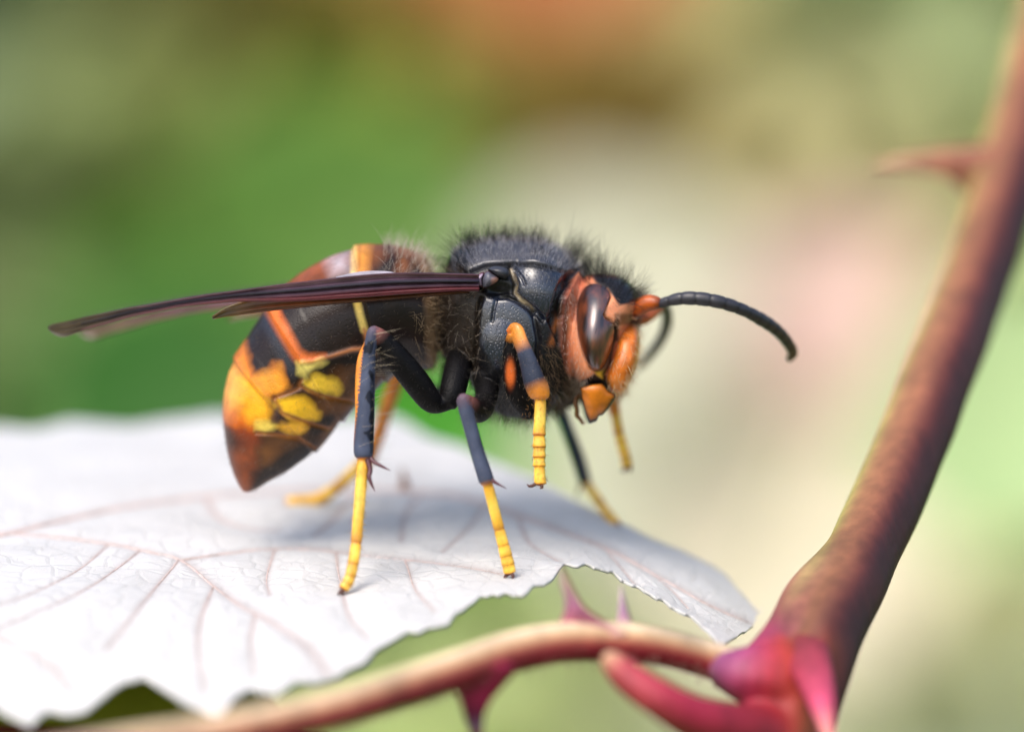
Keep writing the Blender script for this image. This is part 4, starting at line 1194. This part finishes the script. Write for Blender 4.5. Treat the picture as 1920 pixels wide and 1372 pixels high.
def thin(name, rows, col, parent=HORNET, mat=None, nseg=10, nsub=6, cols=None, label=None, squash=None):
    c = catmull(np.array(rows, float), nsub)
    C = np.array([P(a, b, y) for a, b, y, r in c]); R = np.maximum(c[:, 3], 0.4)/PPC
    v, f = tube(C, R, nseg, squash)
    if cols is not None:
        cc = lerp_rows(np.array(cols, float), nsub); cc = np.vstack([np.repeat(cc, nseg, axis=0), cc[:1], cc[-1:]])
    else: cc = np.tile(col, (len(v), 1))
    o = mesh(name, v, f, mat or M_LIMB, parent, True, cc)
    return o
# ---- palps
for s, dy in ((-0.16, 0), (-0.08, 4), (0.12, 2)):
    thin('palp', [(1090+dy,738,s,3.2),(1080+dy,746,s-0.02,3.0),(1078+dy,756,s-0.03,2.6),(1080+dy,768,s-0.03,2.4),(1080+dy,779,s-0.03,2.6),(1086+dy,786,s-0.02,2.0),(1092+dy,795,s-0.01,1.4)], (0.22, 0.09, 0.03))
# ---- antennae
def antenna(side):
    if side < 0:
        sc = [(1184,588,-0.17,9),(1188,584,-0.185,13),(1200,575,-0.20,15.5),(1216,568,-0.22,15.5),(1230,568,-0.24,13),(1238,570,-0.25,9)]
        fl = [(1232,571,-0.24,7),(1240,569,-0.25,8.5),(1252,565,-0.27,9.5),(1275,560,-0.30,11.5),(1295,559,-0.32,12.5),(1320,561,-0.33,12.5),(1348,566,-0.33,12),(1375,574,-0.30,11.5),(1402,585,-0.25,11),(1426,598,-0.17,12),(1448,612,-0.08,11.5),(1466,628,0.02,11),(1480,646,0.12,10.5),(1487,661,0.2,9.5),(1480,673,0.26,6.5)]
    else:
        sc = [(1186,600,0.17,9),(1192,598,0.18,13),(1204,596,0.22,14),(1218,589,0.28,13.5),(1232,578,0.35,12),(1238,572,0.38,8)]
        fl = [(1232,574,0.36,7),(1240,572,0.40,9),(1248,580,0.52,10.5),(1251,594,0.66,10.5),(1250,608,0.78,10.5),(1244,626,0.90,10),(1234,644,1.0,9.5),(1221,661,1.08,9),(1208,676,1.15,8),(1196,690,1.2,5)]
    root = bpy.data.objects.new('antenna', None); root.empty_display_size = 0.1
    base = P(*sc[0][:3])
    root.location = tuple(base-np.array(HORNET.location)); link(root, HORNET)
    def fix(o):
        o.parent = root; o.matrix_parent_inverse = Matrix.Translation(Vector(base)).inverted(); return o
    orc = np.array(srgb(196, 92, 26))
    fix(thin('scape', sc, None, None, M_ORANGE, 20, 7, cols=[orc*0.8, orc, orc, orc*0.95, orc*0.7, orc*0.3]))
    c = catmull(np.array(fl, float), 14)
    C = np.array([P(a, b, y) for a, b, y, r in c]); R = c[:, 3]/PPC
    s = np.concatenate([[0], np.cumsum(np.linalg.norm(np.diff(C, axis=0), axis=1))])
    ph = (s/0.082) % 1.0
    R = R*(1+0.035*np.sin(ph*np.pi)-0.06*np.exp(-(np.minimum(ph, 1-ph)/0.10)**2))
    v, f = tube(C, R, 20)
    u = s/s[-1]
    cc = np.array([0.035, 0.034, 0.045])[None]*(1-0.35*u[:, None])+np.array([0.10, 0.05, 0.01])[None]*np.clip((u-0.82)/0.15, 0, 1)[:, None]
    cc = cc*(1-0.5*np.exp(-(np.minimum(ph, 1-ph)/0.10)**2))[:, None]
    cc = np.vstack([np.repeat(cc, 20, axis=0), cc[:1], cc[-1:]])
    fix(mesh('flagellum', v, f, M_LIMB, None, True, cc))
    # socket ring
    b = P(*sc[1][:3]); ax = P(*sc[3][:3])-P(*sc[0][:3]); ax /= np.linalg.norm(ax)
    n1 = np.cross(ax, (0, 1, 0)); n1 /= np.linalg.norm(n1); n2 = np.cross(ax, n1)
    a = np.linspace(0, 2*np.pi, 40)
    ring = b+0.045*(np.cos(a)[:, None]*n1+np.sin(a)[:, None]*n2)-ax*0.012
    v, f = tube(ring, np.full(40, 0.0085), 8, cap=False)
    fix(mesh('socket_ring', v, f, M_LIMB, None, True, np.tile(srgb(206, 150, 110), (len(v), 1))))
antenna(-1); antenna(1)
# raised plate under the antenna bases and the ocelli
thin('antenna_shield', [(1170,632,-0.10,6),(1166,612,-0.14,10),(1172,594,-0.16,12),(1180,584,-0.15,9)], None, None if False else HORNET, M_ORANGE, 16, 6, cols=[srgb(214, 128, 70), srgb(206, 110, 60), srgb(180, 84, 40), srgb(120, 50, 30)])
thin('antenna_shield', [(1176,636,0.10,6),(1174,616,0.14,10),(1180,600,0.16,12),(1186,596,0.15,9)], None, HORNET, M_ORANGE, 16, 6, cols=[srgb(214, 128, 70), srgb(206, 110, 60), srgb(180, 84, 40), srgb(120, 50, 30)])

# ---- spurs and claws
PUR = (0.11, 0.035, 0.045)
for rows in ([(688,858,-0.92,6),(694,880,-0.95,4.6),(692,893,-0.97,4.2),(696,906,-0.98,3),(703,921,-0.99,0.5)], [(693,856,-0.92,5),(702,866,-0.96,3.8),(716,874,-0.99,2.8),(732,882,-1.0,0.5)],
             [(920,898,-0.98,4.5),(930,905,-1.0,3),(950,916,-1.02,0.5)], [(1096,898,1.0,4),(1086,915,1.0,3),(1080,936,1.0,0.5)], [(1000,738,-0.72,4),(1004,752,-0.72,3),(1005,764,-0.72,0.5)]):
    thin('spur', [(a, b, ny(y), r) for a, b, y, r in rows], PUR)
for rows in ([(1008,904,-0.80,4),(999,910,-0.82,3.2),(992,911,-0.83,2.4),(988,907,-0.835,0.5)], [(1014,906,-0.80,4),(1016,913,-0.82,3),(1012,916,-0.83,0.6)],
             [(645,1102,-1.03,4),(637,1110,-1.05,3),(632,1116,-1.05,0.6)], [(642,1104,-1.0,4),(642,1114,-1.0,3),(638,1119,-1.0,0.6)], [(956,1072,-1.06,4.5),(962,1080,-1.08,3),(960,1086,-1.08,0.6)], [(954,1074,-1.04,4.5),(947,1081,-1.04,3),(945,1086,-1.04,0.6)],
             [(1176,872,0.5,4),(1170,882,0.5,3),(1162,882,0.5,0.6)], [(1177,872,0.5,4),(1182,880,0.5,3),(1180,886,0.5,0.6)], [(1156,982,1.15,4),(1164,988,1.15,3),(1166,992,1.15,0.6)], [(538,944,1.15,4),(530,950,1.15,3),(530,956,1.15,0.6)]):
    rows = [(a, b, ny(y), r) for a, b, y, r in rows]
    for fy, dy, fa, fb in FOOT:
        if abs(rows[0][0]-fa) < 12 and abs(rows[0][1]-fb) < 12: rows = [(a, b, y+dy, r) for a, b, y, r in rows]
    thin('claw', rows, (0.09, 0.03, 0.02))

# ---- wing base plates
def plate(name, pts, y0, bulge, col, mat, side):
    O = catmull(np.array(pts+pts[:1], float), 4)[:-1]; c0 = O.mean(0); n = len(O); V = []; F = []; C = []
    rings = [0, 0.25, 0.5, 0.7, 0.85, 0.95, 1.0, 1.0]
    for k, r in enumerate(rings):
        for q in O:
            pp = c0+(q-c0)*r
            y = y0+bulge*max(0, 1-r**2.4)**0.6
            if k == len(rings)-1: y = y0-0.06
            w = P(pp[0], pp[1], -y); V.append([w[0], -y if side < 0 else y, w[2]])
            C.append(np.array(col(pp[0], pp[1], r)))
    for k in range(len(rings)-1):
        for i in range(n):
            j = (i+1) % n; F.append([k*n+i, k*n+j, (k+1)*n+j, (k+1)*n+i])
    o = mesh(name, V, F, mat, HORNET, True, C)
    bm = bmesh.new(); bm.from_mesh(o.data); bmesh.ops.remove_doubles(bm, verts=bm.verts, dist=1e-5); bmesh.ops.recalc_face_normals(bm, faces=bm.faces); bm.to_mesh(o.data); bm.free()
def c1(x, y, r): return np.array([0.035, 0.036, 0.048])*(1-0.5*(r > 0.93))
def c2(x, y, r):
    k = np.clip((x-918)/14, 0, 1)*np.clip((y-518)/8, 0, 1)
    return np.array([0.09, 0.09, 0.12])*(1-k)+np.array(srgb(214, 150, 124))*k if r < 0.93 else np.array([0.06, 0.02, 0.03])
for s in (-1, 1):
    plate('tegula', [(914,504),(926,499),(942,500),(953,506),(955,515),(948,522),(936,520),(924,513)], 0.425, 0.07, c1, M_LIMB, s)
    plate('wing_plate', [(908,512),(916,508),(926,514),(936,521),(932,529),(918,537),(905,540),(903,526)], 0.43, 0.05, c2, M_LIMB, s)
    plate('wing_hinge', [(888,521),(900,512),(908,511),(904,524),(904,538),(896,536),(889,530)], 0.43, 0.04, lambda x, y, r: np.array(srgb(150, 130, 150)) if r < 0.8 else np.array([0.08, 0.015, 0.025]), M_LIMB, s)

# ---- wings: long membranes folded lengthwise in pleats
def wing(side):
    fore = [(898,515,546,0.47),(880,514,546,0.49),(840,513,547,0.52),(800,512,549,0.54),(740,512,553,0.57),(690,515,557,0.60),(640,520,560,0.62),(580,527,564,0.65),(520,534,566,0.68),(450,544,566,0.71),(390,552,571,0.74),(335,561,577,0.77),(280,571,588,0.79),(243,577,596,0.81),(200,586,609,0.83),(152,596,622,0.85),(120,603,632,0.87),(100,607,626,0.88),(90,611,617,0.885)]
    r = catmull(np.array(fore, float), 6)
    m = 21
    V = []; F = []; C = []
    for i, (x, t, b, y) in enumerate(r):
        u = i/(len(r)-1)
        amp = 0.020*(1-0.8*u)
        for j in range(m):
            s = j/(m-1)
            zz = amp*(abs(((s*3.0) % 1.0)*2-1)-0.5)*2
            lean = 0.05*(s-0.5)
            w = P(x, t+(b-t)*s, -(y+zz-lean))
            V.append([w[0], -(y+zz-lean) if side < 0 else (y+zz-lean), w[2]])
            c = np.array(ramp([(0, (110, 74, 84)), (0.1, (176, 140, 150)), (0.25, (120, 86, 100)), (0.4, (62, 48, 80)), (0.6, (132, 98, 116)), (0.75, (120, 48, 62)), (0.92, (150, 56, 60)), (1, (96, 40, 46))], np.array([s]))[0])  # pale pink streak below the upper edge is a painted highlight
            k = np.clip((u-0.62)/0.2, 0, 1)
            c = c*(1-k)+np.array(srgb(104, 84, 52))*k
            k = np.clip((u-0.86)/0.06, 0, 1)*(s > 0.72)
            c = c*(1-k)+np.array(srgb(150, 136, 124))*k
            C.append(c)
    for i in range(len(r)-1):
        for j in range(m-1):
            a = i*m+j; F.append([a, a+1, a+m+1, a+m])
    root = bpy.data.objects.new('wing', None); root.empty_display_size = 0.1
    base = P(895, 528, side*0.47); root.location = tuple(base-np.array(HORNET.location)); link(root, HORNET)
    def fix(o):
        o.parent = root; o.matrix_parent_inverse = Matrix.Translation(Vector(base)).inverted(); return o
    o = fix(mesh('fore_wing', V, F, M_WING, None, True, C))
    o.modifiers.new('t', 'SOLIDIFY').thickness = 0.004
    # stiff front veins
    for off, rad, cc in ((0.03, 2.2, (0.03, 0.015, 0.025)), (0.40, 2.8, (0.02, 0.015, 0.03)), (0.86, 2.6, (0.12, 0.02, 0.025))):
        rows = [(x, t+(b-t)*off, side*(y+(0.03 if off > 0.3 else 0.02)*(1-0.7*k/18)), rad*(1-0.6*k/18)) for k, (x, t, b, y) in enumerate(fore[:16])]
        if side > 0: rows = [(a, b2, abs(yy), rr) for a, b2, yy, rr in rows]
        fix(thin('wing_vein', rows, cc, None, M_LIMB, 8, 4))
    hind = [(880,536,549,0.44),(800,540,556,0.46),(720,546,563,0.50),(640,550,569,0.54),(570,552,576,0.57),(520,554,581,0.60),(480,558,586,0.62),(450,566,590,0.64),(420,578,594,0.65),(398,593,598,0.66)]
    r = catmull(np.array(hind, float), 6); m = 9; V = []; F = []; C = []
    for i, (x, t, b, y) in enumerate(r):
        u = i/(len(r)-1)
        for j in range(m):
            s = j/(m-1); yy = y-0.03*s+0.008*math.sin(s*9)
            w = P(x, t+(b-t)*s, -yy); V.append([w[0], -yy if side < 0 else yy, w[2]])
            c = np.array(srgb(120, 66, 34)); k = np.clip((u-0.6)/0.3, 0, 1)
            C.append((c*(1-k)+np.array(srgb(110, 88, 44))*k)*(1-0.4*(s > 0.85)))
    for i in range(len(r)-1):
        for j in range(m-1):
            a = i*m+j; F.append([a, a+1, a+m+1, a+m])
    o = fix(mesh('hind_wing', V, F, M_WING, None, True, C)); o.modifiers.new('t', 'SOLIDIFY').thickness = 0.003
    # pale membrane fold standing above the front edge
    fold = [(745,514,516,0.56),(735,510,516,0.56),(715,508,517,0.57),(690,508,518,0.58),(670,510,520,0.59),(650,514,521,0.60),(630,519,523,0.61)]
    r = catmull(np.array(fold, float), 4); V = []; F = []
    for x, t, b, y in r:
        for s in (0, 0.5, 1):
            yy = y-0.05*(1-s); w = P(x, t+(b-t)*s, -yy); V.append([w[0], -yy if side < 0 else yy, w[2]])
    for i in range(len(r)-1):
        for j in range(2):
            a = i*3+j; F.append([a, a+1, a+4, a+3])
    fix(mesh('wing_fold', V, F, M_WING, None, True, np.tile(srgb(206, 196, 204), (len(V), 1))))
wing(-1); wing(1)

# ---- hair
area = np.empty(NP); me.polygons.foreach_get('area', area)
def hair_zone(name, poly, n, L, wd, col, comps, dirbias=(0, 0, 0), kn=1.0, jit=0.25, mask=None, mirror=True, soft=2, bend=0.25, colvar=0.3, label=None):
    m = in_poly(FPX, FPY, poly, soft)*np.isin(FCID, comps)
    if mask is not None: m = m*mask
    wgt = m*area
    if wgt.sum() <= 0: print('no faces for', name); return
    i = rng.choice(NP, n, p=wgt/wgt.sum())
    dr = nor[i]*kn+np.array(dirbias)+rng.normal(0, jit, (n, 3))
    ln = rng.uniform(L[0], L[1], n)
    cc = np.array(col)*(1+rng.uniform(-colvar, colvar, (n, 1)))
    return (cen[i]+rng.normal(0, 0.002, (n, 3)), dr, ln, np.full(n, wd), np.clip(cc, 0, 1), rng.normal(0, bend, (n, 3)))
def hair_obj(name, zones, label=None):
    z = [q for q in zones if q is not None]
    B, Dr, L, W, C, Bd = [np.concatenate([q[k] for q in z]) for k in range(6)]
    strands(name, B, Dr, L, W, C, HORNET, Bd, 'stuff', label)
upn = np.clip(nor[:, 2]*1.5, 0, 1)
HB = (0.010, 0.009, 0.009)
ALLT = [(840,420),(1120,420),(1120,530),(1062,508),(1030,497),(1000,491),(957,492),(910,495),(884,508),(850,500)]
hair_obj('thorax_hair', [
    hair_zone('a', ALLT, 620, (0.05, 0.15), 0.0011, HB, [THX], (0.0, 0, 0.5), 0.8, 0.2, np.clip((nor[:, 2]-0.86)*10, 0, 1)),
    hair_zone('a', [(1040,440),(1120,470),(1120,540),(1070,510)], 170, (0.10, 0.20), 0.0013, HB, [THX], (0.35, 0, 0.75), 0.6, 0.2),
    hair_zone('a', [(830,450),(900,450),(900,520),(840,520)], 150, (0.08, 0.18), 0.0013, HB, [THX], (-0.6, 0, 0.6), 0.7, 0.25),
    hair_zone('b', ALLT, 2400, (0.02, 0.045), 0.0009, (0.42, 0.40, 0.42), [THX], (0.05, 0, 0.55), 0.55, 0.12),
    hair_zone('c', [(957,494),(1062,510),(1046,540),(1032,600),(1000,588),(966,548)], 900, (0.015, 0.04), 0.0009, (0.16, 0.17, 0.22), [THX], (-0.15, 0, 0.6), 0.4, 0.12),
    hair_zone('d', [(897,600),(1000,590),(1060,640),(1070,720),(1040,790),(900,800),(880,700)], 1300, (0.03, 0.08), 0.0009, (0.020, 0.016, 0.014), [THX], (0.1, 0, -0.7), 0.5, 0.3),
    hair_zone('e', [(815,500),(860,500),(910,550),(900,700),(860,720),(815,700)], 1700, (0.03, 0.08), 0.0009, (0.045, 0.027, 0.013), [THX], (-0.1, 0, -0.1), 0.45, 0.5, bend=0.5),
    hair_zone('e', [(815,500),(860,500),(910,550),(900,700),(860,720),(815,700)], 500, (0.03, 0.08), 0.0009, (0.34, 0.28, 0.22), [THX], (-0.1, 0, -0.2), 0.45, 0.6, bend=0.6),
    hair_zone('f', [(900,740),(1060,730),(1050,800),(900,800)], 600, (0.05, 0.13), 0.0009, (0.16, 0.14, 0.12), [THX], (0, 0, -0.6), 0.7, 0.3),
    hair_zone('g', [(1010,640),(1062,640),(1085,720),(1040,770),(1010,720)], 700, (0.04, 0.09), 0.0010, (0.13, 0.085, 0.05), [THX], (0.2, 0, -0.6), 0.5, 0.35),
])
hair_obj('head_hair', [
    hair_zone('a', [(1085,500),(1160,500),(1210,540),(1200,575),(1150,560),(1120,535),(1090,530)], 300, (0.05, 0.16), 0.0012, HB, [HED], (0.1, 0, 0.55), 0.7, 0.25),
    hair_zone('a', [(1085,500),(1140,500),(1140,530),(1085,535)], 120, (0.12, 0.23), 0.0013, HB, [HED], (-0.1, 0, 0.9), 0.6, 0.28),
    hair_zone('b', [(1050,530),(1090,530),(1084,600),(1098,664),(1118,700),(1090,720),(1060,700)], 1000, (0.012, 0.035), 0.0007, (0.62, 0.44, 0.36), [HED], (-0.1, 0, -0.75), 0.25, 0.15),
    hair_zone('c', [(1124,560),(1160,560),(1160,620),(1140,600)], 260, (0.015, 0.04), 0.0008, (0.60, 0.34, 0.22), [HED], (0.5, 0, -0.5), 0.25, 0.2),
    hair_zone('d', [(1170,540),(1215,540),(1210,620),(1180,620)], 200, (0.05, 0.11), 0.0012, (0.03, 0.02, 0.02), [HED], (0.6, 0, 0.1), 0.6, 0.3),
    hair_zone('e', [(1060,700),(1100,712),(1090,740),(1060,730)], 260, (0.06, 0.14), 0.0012, (0.30, 0.24, 0.18), [HED], (-0.2, 0, -0.8), 0.5, 0.4),
])
hair_obj('abdomen_hair', [
    hair_zone('a', [(720,430),(830,430),(830,560),(720,560)], 450, (0.05, 0.13), 0.0010, (0.55, 0.48, 0.40), [ABD], (0.1, 0, 0.5), 0.7, 0.3, upn),
    hair_zone('b', [(770,460),(840,460),(840,700),(780,700)], 700, (0.04, 0.10), 0.0009, (0.36, 0.25, 0.15), [ABD], (0.2, 0, 0.0), 0.5, 0.4),
    hair_zone('c', [(420,440),(700,440),(840,700),(500,930),(400,930)], 2200, (0.01, 0.035), 0.0007, (0.22, 0.16, 0.12), [ABD], (-0.4, 0, -0.3), 0.35, 0.25),
])
legpoly = [(600,600),(1200,600),(1200,800),(600,800)]
hair_obj('leg_hair', [
    hair_zone('a', [(700,620),(930,680),(930,800),(800,790),(700,680)], 900, (0.015, 0.04), 0.0006, (0.05, 0.045, 0.04), [LEG], (-0.3, 0, -0.3), 0.7, 0.2, bend=0.05),
    hair_zone('b', [(660,620),(720,620),(720,870),(660,870)], 90, (0.08, 0.2), 0.0007, (0.50, 0.42, 0.30), [LEG], (0.9, 0, 0.2), 0.4, 0.2, bend=0.04),
    hair_zone('c', [(640,860),(700,860),(700,1110),(630,1110)], 700, (0.012, 0.03), 0.0010, (0.55, 0.36, 0.12), [LEG], (0, 0, -0.5), 0.7, 0.2),
    hair_zone('d', [(980,740),(1035,740),(1035,915),(980,915)], 500, (0.012, 0.03), 0.0011, (0.42, 0.22, 0.08), [LEG], (0, 0, -0.7), 0.7, 0.15),
    hair_zone('e', [(860,740),(980,740),(980,1080),(880,1080)], 600, (0.010, 0.028), 0.0006, (0.16, 0.14, 0.12), [LEG], (0, 0, -0.5), 0.7, 0.2),
    hair_zone('f', [(940,610),(1035,610),(1035,750),(940,750)], 300, (0.010, 0.022), 0.0006, (0.36, 0.28, 0.20), [LEG], (0.1, 0, -0.6), 0.5, 0.15),
])
# pale bristles of the clypeus and mandibles
nb = 900
ang = rng.uniform(0, 1, nb)
pyb = rng.uniform(640, 738, nb); 
B = []; Dd = []
clo = bpy.data.objects['clypeus'].data
cv = np.array([v.co for v in clo.vertices]); cn = np.array([v.normal for v in clo.vertices])
i = rng.integers(0, len(cv)-2, nb)
strands('face_hair', cv[i], cn[i]*0.45+np.array([0.15, 0, -0.6])+rng.normal(0, 0.2, (nb, 3)), rng.uniform(0.025, 0.07, nb), np.full(nb, 0.0010), np.tile([0.70, 0.50, 0.30], (nb, 1)), HORNET)
